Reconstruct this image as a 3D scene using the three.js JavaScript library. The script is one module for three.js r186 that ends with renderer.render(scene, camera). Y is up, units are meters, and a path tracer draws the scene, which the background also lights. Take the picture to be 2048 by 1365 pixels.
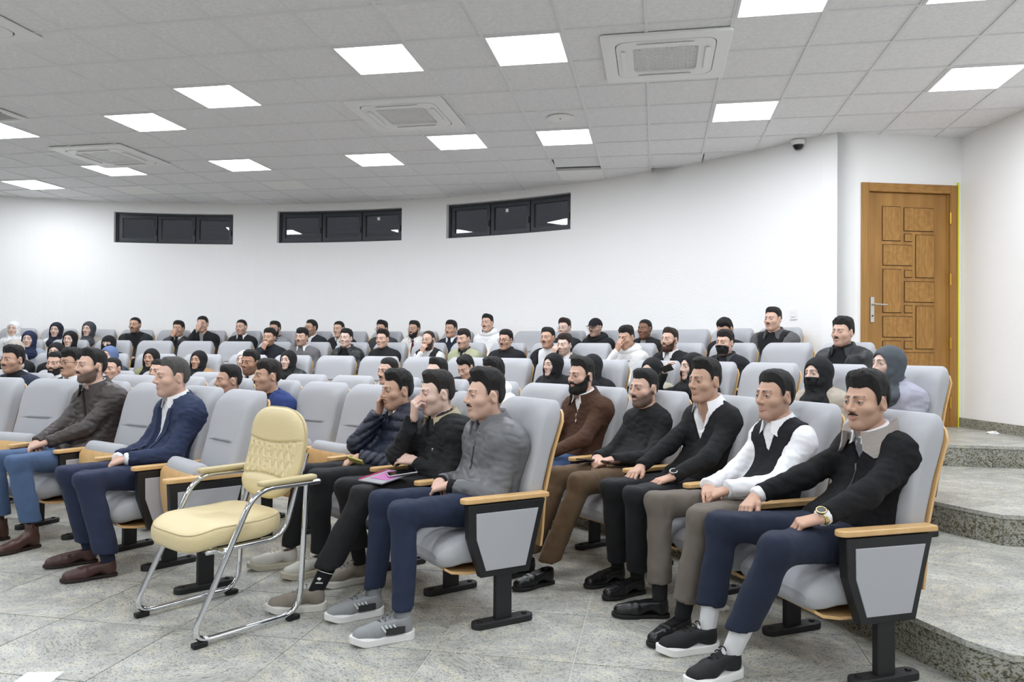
import * as THREE from 'three';
import { RoundedBoxGeometry } from 'three/addons/geometries/RoundedBoxGeometry.js';
import { mergeGeometries, toCreasedNormals } from 'three/addons/utils/BufferGeometryUtils.js';
import { ImprovedNoise } from 'three/addons/math/ImprovedNoise.js';
import { FontLoader } from 'three/addons/loaders/FontLoader.js';
import { TextGeometry } from 'three/addons/geometries/TextGeometry.js';
import { RectAreaLightUniformsLib } from 'three/addons/lights/RectAreaLightUniformsLib.js';

// ---------------------------------------------------------------- camera, light, exposure
const scene = new THREE.Scene();
scene.background = new THREE.Color(0x191c21);                 // night outside the clerestory windows
const EYE = 1.29;                                             // camera height
const camera = new THREE.PerspectiveCamera(2 * Math.atan(682.5 / 1510) * 180 / Math.PI, 2048 / 1365, 0.05, 80);
{
  const yaw = -0.1889, pitch = 0.0148, roll = 0.0098;
  const cy = Math.cos(yaw), sy = Math.sin(yaw), cp = Math.cos(pitch), sp = Math.sin(pitch), cr = Math.cos(roll), sr = Math.sin(roll);
  const fwd = new THREE.Vector3(sy * cp, sp, -cy * cp), right = new THREE.Vector3(cy, 0, sy), up = new THREE.Vector3(-sy * sp, cp, cy * sp);
  camera.position.set(0, EYE, 0);
  camera.up.copy(up).multiplyScalar(cr).addScaledVector(right, -sr);
  camera.lookAt(fwd.add(camera.position));
}
const renderer = new THREE.WebGLRenderer({ antialias: true });
renderer.toneMapping = THREE.LinearToneMapping;
renderer.toneMappingExposure = 2.12;
renderer.shadowMap.enabled = true;
RectAreaLightUniformsLib.init();
const PANEL_LIGHT = 9.5, PANEL_GLOW = 3.2;                    // ceiling LED panels: radiance of the area light, glow of the diffuser
const PANEL_COLOR = 0xf3f8ff;

// ---------------------------------------------------------------- small helpers
let seed = 7;
const rnd = () => { seed = (seed * 1664525 + 1013904223) >>> 0; return seed / 4294967296; };
const rr = (a, b) => a + (b - a) * rnd();
const clamp = (x, a, b) => x < a ? a : x > b ? b : x;
const sstep = (a, b, x) => { const t = clamp((x - a) / (b - a), 0, 1); return t * t * (3 - 2 * t); };
const lerp = (a, b, t) => a + (b - a) * t;
const noiseGen = new ImprovedNoise();
const N3 = (x, y, z) => noiseGen.noise(x + 31.7, y + 17.3, z + 5.1);
const V3 = (x, y, z) => new THREE.Vector3(x, y, z);
const used = new Map();
function numbered(name) {
  const n = used.get(name) || 0; used.set(name, n + 1);
  return n ? name + '_' + String(n).padStart(3, '0') : name;
}
function tag(o, label, category, group) {
  o.userData.label = label; o.userData.category = category;
  if (group) o.userData.group = group;
  return o;
}
function thing(name, label, category, pos = [0, 0, 0], turn = 0, group) {
  const o = new THREE.Group(); o.name = numbered(name); scene.add(o);
  o.position.set(...pos); o.rotation.y = turn;
  return tag(o, label, category, group);
}
function part(name, geo, mat, parent) {
  const m = new THREE.Mesh(geo, mat); m.name = name; m.castShadow = m.receiveShadow = true; parent.add(m); return m;
}
function single(name, geo, mat, label, category, group) {
  const m = new THREE.Mesh(geo, mat); m.name = numbered(name); m.castShadow = m.receiveShadow = true; scene.add(m);
  return tag(m, label, category, group);
}
function struct(name, geo, mat, label, category) {
  const m = new THREE.Mesh(geo, mat); m.name = name; m.castShadow = m.receiveShadow = true; m.userData.kind = 'structure'; scene.add(m);
  if (label) { m.userData.label = label; m.userData.category = category; }
  return m;
}
function box(w, h, d, x = 0, y = 0, z = 0, r = 0) {
  const g = r ? new RoundedBoxGeometry(w, h, d, 2, r) : new THREE.BoxGeometry(w, h, d);
  g.translate(x, y, z); return g;
}
function clean(g) { const o = g.index ? g.toNonIndexed() : g; for (const k of Object.keys(o.attributes)) if (!['position', 'normal', 'uv'].includes(k)) o.deleteAttribute(k); return o; }
const join = (...gs) => mergeGeometries(gs.flat().map(clean));
function tube(pts, r, seg = 32, rad = 10, closed = false, tension = 0.5) {
  return new THREE.TubeGeometry(new THREE.CatmullRomCurve3(pts.map(p => V3(...p)), closed, 'catmullrom', tension), seg, r, rad, closed);
}
// tube along straight runs with rounded corners (bent metal pipe)
function pipe(pts, r, bend, rad = 10) {
  const path = new THREE.CurvePath(); const P = pts.map(p => V3(...p));
  let a = P[0].clone();
  for (let i = 1; i < P.length; i++) {
    if (i === P.length - 1) { path.add(new THREE.LineCurve3(a, P[i])); break; }
    const d0 = P[i].clone().sub(P[i - 1]).normalize(), d1 = P[i + 1].clone().sub(P[i]).normalize();
    const b = Math.min(bend, P[i].distanceTo(P[i - 1]) * .49, P[i].distanceTo(P[i + 1]) * .49);
    const e = P[i].clone().addScaledVector(d0, -b), f = P[i].clone().addScaledVector(d1, b);
    path.add(new THREE.LineCurve3(a, e)); path.add(new THREE.QuadraticBezierCurve3(e, P[i], f)); a = f;
  }
  const samples = []; for (const c of path.curves) { const n = c.isLineCurve3 ? 2 : 8; for (let k = samples.length ? 1 : 0; k <= n; k++) samples.push(c.getPoint(k / n)); }
  return sweep(samples, r, rad);
}
function sweep(S, r, rad = 8) {                               // parallel-transport tube through points, capped
  const pos = [], uv = [], idx = []; let nrm = V3(0, 0, 0), len = 0;
  const T = S.map((p, i) => S[Math.min(i + 1, S.length - 1)].clone().sub(S[Math.max(i - 1, 0)]).normalize());
  nrm = Math.abs(T[0].y) < .9 ? V3(0, 1, 0) : V3(1, 0, 0);
  S.forEach((p, i) => {
    nrm.addScaledVector(T[i], -nrm.dot(T[i])).normalize(); const b = T[i].clone().cross(nrm);
    if (i) len += p.distanceTo(S[i - 1]);
    const ri = typeof r === 'function' ? r(i / (S.length - 1)) : r;
    for (let k = 0; k <= rad; k++) { const a = k / rad * Math.PI * 2, c = Math.cos(a) * ri, s = Math.sin(a) * ri;
      pos.push(p.x + nrm.x * c + b.x * s, p.y + nrm.y * c + b.y * s, p.z + nrm.z * c + b.z * s); uv.push(k / rad, len); }
  });
  const w = rad + 1;
  for (let i = 0; i < S.length - 1; i++) for (let k = 0; k < rad; k++) { const a = i * w + k; idx.push(a, a + 1, a + w, a + 1, a + w + 1, a + w); }
  for (const e of [0, S.length - 1]) { const c = pos.length / 3; pos.push(S[e].x, S[e].y, S[e].z); uv.push(.5, 0); for (let k = 0; k < rad; k++) e ? idx.push(c, e * w + k, e * w + k + 1) : idx.push(c, e * w + k + 1, e * w + k); }
  return geo(pos, idx, uv);
}
function geo(pos, idx, uv) {
  const g = new THREE.BufferGeometry();
  g.setAttribute('position', new THREE.Float32BufferAttribute(pos, 3));
  g.setAttribute('uv', new THREE.Float32BufferAttribute(uv || new Array(pos.length / 3 * 2).fill(0), 2));
  g.setIndex(idx); g.computeVertexNormals(); return g;
}
// plan polygon [x, Z depth] pushed up from y0 to y1 (Z depth runs away from the camera)
function slab(poly, y0, y1, uvScale = 1) {
  const s = new THREE.Shape(poly.map(([x, z]) => new THREE.Vector2(x, z)));
  const g = new THREE.ExtrudeGeometry(s, { depth: y1 - y0, bevelEnabled: false });
  g.rotateX(-Math.PI / 2); g.translate(0, y0, 0); return g;   // (x, z) -> (x, y, -z)
}
// upright outline [a, b] (a along z, b up) with thickness along x
function plate(poly, x0, x1, bevel = 0) {
  const s = new THREE.Shape(poly.map(([a, b]) => new THREE.Vector2(a, b)));
  const g = new THREE.ExtrudeGeometry(s, { depth: x1 - x0 - 2 * bevel, bevelEnabled: bevel > 0, bevelSize: bevel, bevelThickness: bevel, bevelSegments: 2, bevelOffset: -bevel });
  g.translate(0, 0, x0 + bevel); g.applyMatrix4(new THREE.Matrix4().set(0, 0, 1, 0, 0, 1, 0, 0, 1, 0, 0, 0, 0, 0, 0, 1));
  const ix = g.index; // axis swap mirrors the faces: flip them back
  const p = g.attributes.position, n = g.attributes.normal, u = g.attributes.uv;
  for (let i = 0; i < p.count; i += 3) for (const at of [p, n, u]) { const k = at.itemSize; for (let c = 0; c < k; c++) { const t = at.array[(i + 1) * k + c]; at.array[(i + 1) * k + c] = at.array[(i + 2) * k + c]; at.array[(i + 2) * k + c] = t; } }
  return g;
}
// closed skin lofted through rings of equal point count, capped at both ends
function loft(rings, capA = true, capB = true) {
  const n = rings[0].length, pos = [], uv = [], idx = [];
  rings.forEach((R, j) => { for (let k = 0; k <= n; k++) { const p = R[k % n]; pos.push(...p); uv.push(p[0] + p[2] * .6, p[1] + p[2] * .4); } });
  const w = n + 1;
  for (let j = 0; j < rings.length - 1; j++) for (let k = 0; k < n; k++) { const a = j * w + k; idx.push(a, a + w, a + 1, a + 1, a + w, a + w + 1); }
  for (const [on, j, f] of [[capA, 0, 1], [capB, rings.length - 1, 0]]) if (on) {
    const R = rings[j], c = [0, 1, 2].map(i => R.reduce((s, p) => s + p[i], 0) / n), b = pos.length / 3;
    pos.push(...c); uv.push(c[0], c[1]); for (const p of R) { pos.push(...p); uv.push(p[0], p[1] + p[2]); }
    for (let k = 0; k < n; k++) { const a = b + 1 + k, d = b + 1 + (k + 1) % n; f ? idx.push(b, a, d) : idx.push(b, d, a); }
  }
  const g = geo(pos, idx, uv); smoothSeam(g, n, rings.length); return g;
}
function smoothSeam(g, n, m) {
  const a = g.attributes.normal, w = n + 1;
  for (let j = 0; j < m; j++) { const p = j * w, q = j * w + n; const s = V3(a.getX(p) + a.getX(q), a.getY(p) + a.getY(q), a.getZ(p) + a.getZ(q)).normalize(); a.setXYZ(p, s.x, s.y, s.z); a.setXYZ(q, s.x, s.y, s.z); }
}

// ---------------------------------------------------------------- textures (what surfaces are made of) and materials
function tex(w, h, fn, srgb = true) {
  const d = new Uint8Array(w * h * 4);
  for (let y = 0; y < h; y++) for (let x = 0; x < w; x++) { const c = fn(x, y), o = (y * w + x) * 4; d[o] = c[0]; d[o + 1] = c[1]; d[o + 2] = c[2]; d[o + 3] = 255; }
  const t = new THREE.DataTexture(d, w, h, THREE.RGBAFormat); t.wrapS = t.wrapT = THREE.RepeatWrapping; t.magFilter = THREE.LinearFilter; t.minFilter = THREE.LinearMipmapLinearFilter; t.generateMipmaps = true;
  if (srgb) t.colorSpace = THREE.SRGBColorSpace; t.needsUpdate = true; return t;
}
const tileNoise = (x, y, f, s) => {                           // wraps over the unit square
  const a = x * Math.PI * 2, b = y * Math.PI * 2, q = f / (Math.PI * 2);
  return N3(Math.cos(a) * q + s, Math.sin(a) * q + Math.cos(b) * q * 1.31, Math.sin(b) * q * 1.31 + s * .7);
};
function rep(t, u, v) { const c = t.clone(); c.repeat.set(u, v); c.needsUpdate = true; return c; }
const std = (color, roughness = .7, extra = {}) => new THREE.MeshStandardMaterial({ color, roughness, ...extra });

const graniteFloor = tex(1024, 1024, (x, y) => {
  const u = x / 1024, v = y / 1024;
  const s = tileNoise(u, v, 150, 3), m = tileNoise(u, v, 60, 9), l = tileNoise(u, v, 5, 1.3), w = tileNoise(u, v, 14, 6);
  let g = 177 + 20 * l + 14 * w;
  let k = sstep(.12, .42, s) * .22 + sstep(.16, .5, m) * .17;
  const yl = clamp(w * 1.4 + .1, 0, 1) * 9, li = sstep(.15, .5, -s) * 14;
  g = g * (1 - k) + li;
  return [g + 2 + yl, g + 2 + yl * .6, g - 4 - yl * .4];
});
const graniteRiser = tex(512, 512, (x, y) => {
  const u = x / 512, v = y / 512, s = tileNoise(u, v, 70, 4), m = tileNoise(u, v, 30, 2), l = tileNoise(u, v, 5, 7);
  let g = 158 + 20 * l, k = sstep(.0, .35, s) * .42 + sstep(.1, .45, m) * .3; g *= 1 - k;
  const yl = clamp(m * 1.6, 0, 1) * 18;
  return [g + 4 + yl, g + 4 + yl * .7, g - 6];
});
const weaveBump = tex(128, 128, (x, y) => { const v = 128 + 60 * Math.sin(x * Math.PI / 4) * Math.sin(y * Math.PI / 4) + 40 * tileNoise(x / 128, y / 128, 40, 2); return [v, v, v]; }, false);
const leatherBump = tex(256, 256, (x, y) => { const v = 128 + 90 * tileNoise(x / 256, y / 256, 50, 2) + 40 * tileNoise(x / 256, y / 256, 110, 5); return [v, v, v]; }, false);
const ribBump = tex(64, 64, (x, y) => { const v = 128 + 100 * Math.sin(x / 64 * Math.PI * 8); return [v, v, v]; }, false);
function woodTex(c0, c1, f, s, knots) {
  return tex(512, 512, (x, y) => {
    const u = x / 512, v = y / 512;
    const warp = tileNoise(u, v, 4, s) * .6, g = tileNoise(u + warp * .05, v * .12, f, s + 2), fine = tileNoise(u, v * .1, 90, s + 4);
    let t = .5 + .5 * g + .2 * fine + (knots ? .35 * tileNoise(u, v, 5, s + 9) : 0); t = clamp(t, 0, 1);
    return [lerp(c0[0], c1[0], t), lerp(c0[1], c1[1], t), lerp(c0[2], c1[2], t)];
  });
}
const beechTex = woodTex([214, 170, 112], [230, 192, 138], 14, 3, false);
const doorTex = woodTex([146, 102, 46], [182, 136, 70], 12, 5, true);
const tileTex = tex(256, 256, (x, y) => { const v = 240 + 10 * tileNoise(x / 256, y / 256, 60, 3) + 7 * tileNoise(x / 256, y / 256, 18, 8); return [v, v, v + 1]; });
const tileBump = tex(256, 256, (x, y) => { const v = 128 + 80 * tileNoise(x / 256, y / 256, 70, 3) + 50 * tileNoise(x / 256, y / 256, 120, 8); return [v, v, v]; }, false);
const plasterBump = tex(512, 512, (x, y) => { const v = 128 + 60 * tileNoise(x / 512, y / 512, 40, 3) + 50 * tileNoise(x / 512, y / 512, 9, 8); return [v, v, v]; }, false);

const M = {
  wall: std(0xf8f8f7, .75, { bumpMap: rep(plasterBump, 1, 1), bumpScale: .002 }),
  floor: std(0xffffff, .42, { map: rep(graniteFloor, 1, 1) }),
  joint: std(0xc9c6bd, .8),
  riser: std(0xffffff, .5, { map: rep(graniteRiser, 1.6, 1.6) }),
  tile: std(0xffffff, .9, { map: rep(tileTex, 2, 2), bumpMap: rep(tileBump, 2, 2), bumpScale: .0015 }),
  tileNew: std(0xf7f7f4, .85),
  tbar: std(0xe9eaea, .5),
  plenum: std(0x6b6c62, .9),
  fabric: std(0xb2b3b7, .95, { bumpMap: rep(weaveBump, 14, 14), bumpScale: .0006 }),
  panelFabric: std(0xb3b4b9, .95, { bumpMap: rep(weaveBump, 14, 14), bumpScale: .0005 }),
  beech: std(0xffffff, .38, { map: rep(beechTex, 1.5, 1.5) }),
  blackFrame: std(0x17171a, .5),
  blackFoot: std(0x1d1d1f, .55),
  doorWood: std(0xffffff, .4, { map: rep(doorTex, 1.1, .9) }),
  steel: std(0xc8c6c0, .32, { metalness: .9 }),
  brass: std(0xd8b04a, .3, { metalness: .9 }),
  chrome: std(0xe4e6ea, .07, { metalness: 1 }),
  cream: std(0xdac99c, .42, { bumpMap: rep(leatherBump, 3, 3), bumpScale: .0012 }),
  plasticWhite: std(0xf0f0ee, .35),
  plasticDark: std(0x2a2b2e, .45),
  winFrame: std(0x2b3036, .4),
  glass: new THREE.MeshPhysicalMaterial({ color: 0xffffff, roughness: .02, transmission: 1, thickness: 0, ior: 1.52 }),
  black: std(0x0b0b0c, .6),
  paper: std(0xf6f6f4, .8),
  yellowTape: std(0xe6e23a, .6),
};
// ---------------------------------------------------------------- the room (plan points are [x, Z], Z = distance ahead; three.js z = -Z)
const HC = EYE + 2.335;                                       // underside of the ceiling grid
const TIER = .1805;
const WC = [-5.128, 1.374], WR = 9.857;                       // curved back wall
const onWall = (a, r = WR) => [WC[0] + Math.sin(a) * r, WC[1] + Math.cos(a) * r];
const pA = [1.852, 8.384], pB = [3.186, 8.797];               // door wall
const uD = [.95527, .29575], vR = [.23947, -.9709];           // along the door wall, along the right wall
const pR = [pB[0] + vR[0] * 14.2, pB[1] + vR[1] * 14.2], pL = onWall(-1.2), FRONT = -5;
const rightX = z => pB[0] + vR[0] * (z - pB[1]) / vR[1];
function arcBlock(a0, a1, r0, r1, y0, y1) {
  const n = Math.max(2, Math.ceil(Math.abs(a1 - a0) / .03)), p = [];
  for (let i = 0; i <= n; i++) p.push(onWall(lerp(a0, a1, i / n), r0));
  for (let i = n; i >= 0; i--) p.push(onWall(lerp(a0, a1, i / n), r1));
  return slab(p.reverse(), y0, y1);
}
const WIN = [[-.352, -.163, 2.985, 3.475], [-.089, .1255, 3.01, 3.52], [.203, .412, 3.005, 3.52]];
{
  const g = [arcBlock(-1.2, .768, WR, WR + .25, -.2, 2.985), arcBlock(-1.2, .768, WR, WR + .25, 3.52, HC + .5)];
  let a = -1.2;
  for (const [a0, a1, y0, y1] of WIN) {
    g.push(arcBlock(a, a0, WR, WR + .25, 2.985, 3.52)); a = a1;
    if (y0 > 2.985) g.push(arcBlock(a0, a1, WR, WR + .25, 2.985, y0));
    if (y1 < 3.52) g.push(arcBlock(a0, a1, WR, WR + .25, y1, 3.52));
  }
  g.push(arcBlock(a, .768, WR, WR + .25, 2.985, 3.52));
  struct('wall_back', join(g), M.wall, 'long curved white back wall with three dark windows', 'wall');
  const e = onWall(.768), off = (p, d, k) => [p[0] + d[0] * k, p[1] + d[1] * k];
  struct('wall_return', slab([e, pA, off(pA, uD, .2), [e[0] + .45, e[1] + .3]], -.2, HC + .5), M.wall, 'narrow white return beside the wooden door', 'wall');
  // door wall with the opening left free
  const nD = [-uD[1], uD[0]], at = (s, o) => [pA[0] + uD[0] * s + nD[0] * o, pA[1] + uD[1] * s + nD[1] * o];
  const seg = (s0, s1, y0, y1, o0 = 0, o1 = .2) => slab([at(s0, o0), at(s1, o0), at(s1, o1), at(s0, o1)], y0, y1);
  struct('wall_door_side', join(seg(0, .262, -.2, HC + .5), seg(1.346, 1.6, -.2, HC + .5), seg(.262, 1.346, 3.112, HC + .5), seg(.262, 1.346, -.2, .52)), M.wall, 'white wall around the wooden door', 'wall');
  const nR = [.9709, .23947];
  struct('wall_right', slab([off(pB, vR, -.3), pR, off(pR, nR, .25), off(off(pB, vR, -.3), nR, .25)], -.2, HC + .5), M.wall, 'white wall right of the door', 'wall');
  struct('wall_left', slab([pL, [pL[0], FRONT], [pL[0] - .25, FRONT], [pL[0] - .25, pL[1]]].reverse(), -.2, HC + .5), M.wall, 'white side wall outside the view', 'wall');
  struct('wall_front', slab([[pL[0] - .25, FRONT], [pL[0] - .25, FRONT - .25], [7.5, FRONT - .25], [7.5, FRONT]], -.2, HC + .5), M.wall, 'white stage wall behind the camera', 'wall');

  // windows: three sashes each, set back in the wall
  WIN.forEach(([a0, a1, y0, y1], k) => {
    const w = new THREE.Group(); w.name = 'window_' + (k + 1); w.userData = { kind: 'structure', label: ['leftmost', 'middle', 'rightmost'][k] + ' dark three-sash clerestory window high on the curved wall', category: 'window' }; scene.add(w);
    const r0 = WR + .09, r1 = WR + .15;
    part('window_frame', join(arcBlock(a0, a1, r0 - .01, r1, y0, y0 + .03), arcBlock(a0, a1, r0 - .01, r1, y1 - .03, y1), arcBlock(a0, a0 + .004, r0 - .01, r1, y0, y1), arcBlock(a1 - .004, a1, r0 - .01, r1, y0, y1)), M.winFrame, w);
    for (let s = 0; s < 3; s++) {
      const b0 = lerp(a0 + .004, a1 - .004, s / 3) + .0008, b1 = lerp(a0 + .004, a1 - .004, (s + 1) / 3) - .0008, f = .0065;
      const P = onWall(b0, r0), Q = onWall(b1, r0), L = Math.hypot(Q[0] - P[0], Q[1] - P[1]), ang = Math.atan2(Q[1] - P[1], Q[0] - P[0]);
      const mk = (g) => { g.rotateY(ang); g.translate((P[0] + Q[0]) / 2, (y0 + y1) / 2, -(P[1] + Q[1]) / 2); return g; };
      const h = y1 - y0 - .066, b = .052;
      const sash = part('sash', mk(join(box(L, b, .05, 0, h / 2 - b / 2, -.025), box(L, b, .05, 0, -h / 2 + b / 2, -.025), box(b, h - 2 * b, .05, -L / 2 + b / 2, 0, -.025), box(b, h - 2 * b, .05, L / 2 - b / 2, 0, -.025), box(.02, .09, .03, L / 2 - .02, -.05, .012))), M.winFrame, w);
      part('pane', mk(box(L - 2 * b + .004, h - 2 * b + .004, .006, 0, 0, -.03)), M.glass, sash);
      if ((k === 1 && s === 2) || (k === 2 && s === 1)) part('sticker', mk(box(.045, .05, .002, -L * .08, h * .28, -.024).rotateZ(.12)), M.paper, sash);
    }
  });

  // wall switch on the curved wall
  const [sx, sz] = onWall(.734, WR - .006);
  const sw = thing('wall_switch', 'white square wall switch on the back wall beside the return', 'switch', [sx, 1.735, -sz], -.734);
  part('switch_plate', box(.09, .12, .012, 0, 0, 0, .005), M.plasticWhite, sw); part('rocker', box(.045, .07, .008, 0, .005, .009, .003), M.plasticWhite, sw);
}
// floor: 60 cm slabs with light joints on a bed
const projPx = (() => { camera.updateMatrixWorld(); camera.updateProjectionMatrix(); const v = V3(0, 0, 0); return (x, y, z) => { v.set(x, y, z).applyMatrix4(camera.matrixWorldInverse); if (v.z > -.2) return null; const d = -v.z; v.applyMatrix4(camera.projectionMatrix); return [(v.x + 1) * 1024, (1 - v.y) * 682.5, d]; }; })();
camera.matrixWorldInverse.copy(camera.matrixWorld).invert();
{
  const fl = struct('floor', slab([[pL[0] - .25, FRONT - .25], [7.5, FRONT - .25], [7.5, 9], [pL[0] - .25, 9]], -.2, -.004), M.joint, 'grey speckled stone slab floor', 'floor');
  const TX = .61, TZ = .575, vars = [];
  for (let k = 0; k < 8; k++) { const g = box(TX - .007, .02, TZ - .007, 0, -.01, 0); const u = g.attributes.uv, p = g.attributes.position, ou = rnd(), ov = rnd(), fl = k % 2; for (let i = 0; i < u.count; i++) fl ? u.setXY(i, p.getX(i) + ou, p.getZ(i) + ov) : u.setXY(i, ov - p.getX(i), ou - p.getZ(i)); vars.push(g); }
  const rest = [];
  for (let i = -22; i < 10; i++) for (let j = -14; j < 9; j++) {
    const x = -.33 + (i + .5) * TX, z = 3.15 + (j + .5) * TZ; if (x > rightX(z) - .2) continue;
    const q = projPx(x, 0, -z), v = vars[Math.floor(rnd() * 8)];
    const vis = q && q[0] > -150 && q[0] < 2200 && q[1] < 1500 && z < 5.6;
    if (vis) { const m = part('floor_tile', v, M.floor, fl); m.position.set(x, 0, -z); }
    else rest.push(v.clone().translate(x, 0, -z));
  }
  part('floor_tile', join(rest), M.floor, fl).userData.kind = 'stuff';
}
// tiers: riser lines follow the rows, then run straight across the aisle to the right wall
const ROWS = [[-5.7029, -.2513, 5.1607, .643, .5701], [-5.7038, -.4642, 6.3924, .851, .5614], [-5.0731, .4073, 6.5975, 1.085, .5624], [-4.6532, .9139, 7.4604, .95, .572], [-5.1675, .0953, 9.5404, .768, .5759], [-5.4304, -.1974, 10.93, .654, .5778]];
const rowSpot = (r, i) => { let [cx, cz, R, t0, p] = ROWS[r]; let t = t0 - i * p / R; if (r === 5) { R -= .2 * sstep(13, 20, i) + .14 * sstep(3, 0, i); t += .011 * sstep(13, 20, i); } return { x: cx + R * Math.sin(t), y: Math.max(0, r - 2) * TIER, z: -(cz + R * Math.cos(t)), turn: -t }; };
[[2, 3.14], [3, 4.93], [4, 7.0]].forEach(([r, zA], k) => {
  const [cx, cz, R0] = ROWS[r], R = R0 + .3, tEnd = Math.acos((zA + .12 - cz) / R), line = [];
  for (let t = -1.25; t < tEnd; t += .05) line.push([cx + R * Math.sin(t), cz + R * Math.cos(t)]);
  line.push([cx + R * Math.sin(tEnd), cz + R * Math.cos(tEnd)]);
  const xe = line[line.length - 1][0];
  line.push([xe + .1, zA], [rightX(zA) + .1, zA]);
  const back = [[rightX(8.7) + .1, 8.7], [3.4, 9.2], [0, 11.5], [-6, 12], [-12, 10.5], [-16, 6]];
  const y = (k + 1) * TIER;
  const s = struct('floor_tier_' + (k + 1), slab([...line, ...back], y - TIER + .0001, y - .025), M.riser, ['lowest', 'middle', 'top'][k] + ' granite tier of the stepped seating', 'step');
  const nose = line.map(([x, z], i) => { const a = line[Math.max(0, i - 1)], b = line[Math.min(line.length - 1, i + 1)], d = Math.hypot(b[0] - a[0], b[1] - a[1]); return [x + (b[1] - a[1]) / d * .012, z - (b[0] - a[0]) / d * .012]; });
  part('tread', slab([...nose, ...back], y - .025, y), M.floor, s);
  // riser slabs where the aisle shows them
  const cut = []; let acc = 0;
  for (let i = line.length - 1; i > 0 && acc < 3.2; i--) {
    const a = line[i], b = line[i - 1], L = Math.hypot(a[0] - b[0], a[1] - b[1]), n = Math.max(1, Math.round(L / .5));
    for (let q = 0; q < n; q++) cut.push([[lerp(a[0], b[0], q / n), lerp(a[1], b[1], q / n)], [lerp(a[0], b[0], (q + 1) / n), lerp(a[1], b[1], (q + 1) / n)]]);
    acc += L;
  }
  for (const [a, b] of cut) {
    const L = Math.hypot(a[0] - b[0], a[1] - b[1]), g = box(L - .004, TIER - .028, .012, 0, 0, 0), u = g.attributes.uv, p = g.attributes.position, o = rnd();
    for (let i = 0; i < u.count; i++) u.setXY(i, p.getX(i) + o, p.getY(i) + o * 3);
    const m = part('riser_slab', g, M.riser, s); m.position.set((a[0] + b[0]) / 2, y - TIER / 2 - .013, -(a[1] + b[1]) / 2); m.rotation.y = Math.atan2(a[1] - b[1], a[0] - b[0]);
  }
  // stone skirting along the right wall above this tier
  const zB = [4.93, 7.0, 8.78][k], q0 = [rightX(zA), zA], q1 = [rightX(zB), zB];
  const sk = part('skirting', slab([q0, [q0[0] + .02, q0[1]], [q1[0] + .02, q1[1]], q1].map(([x, z]) => [x - .022, z]), y, y + .1), M.riser, s);
});
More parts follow.
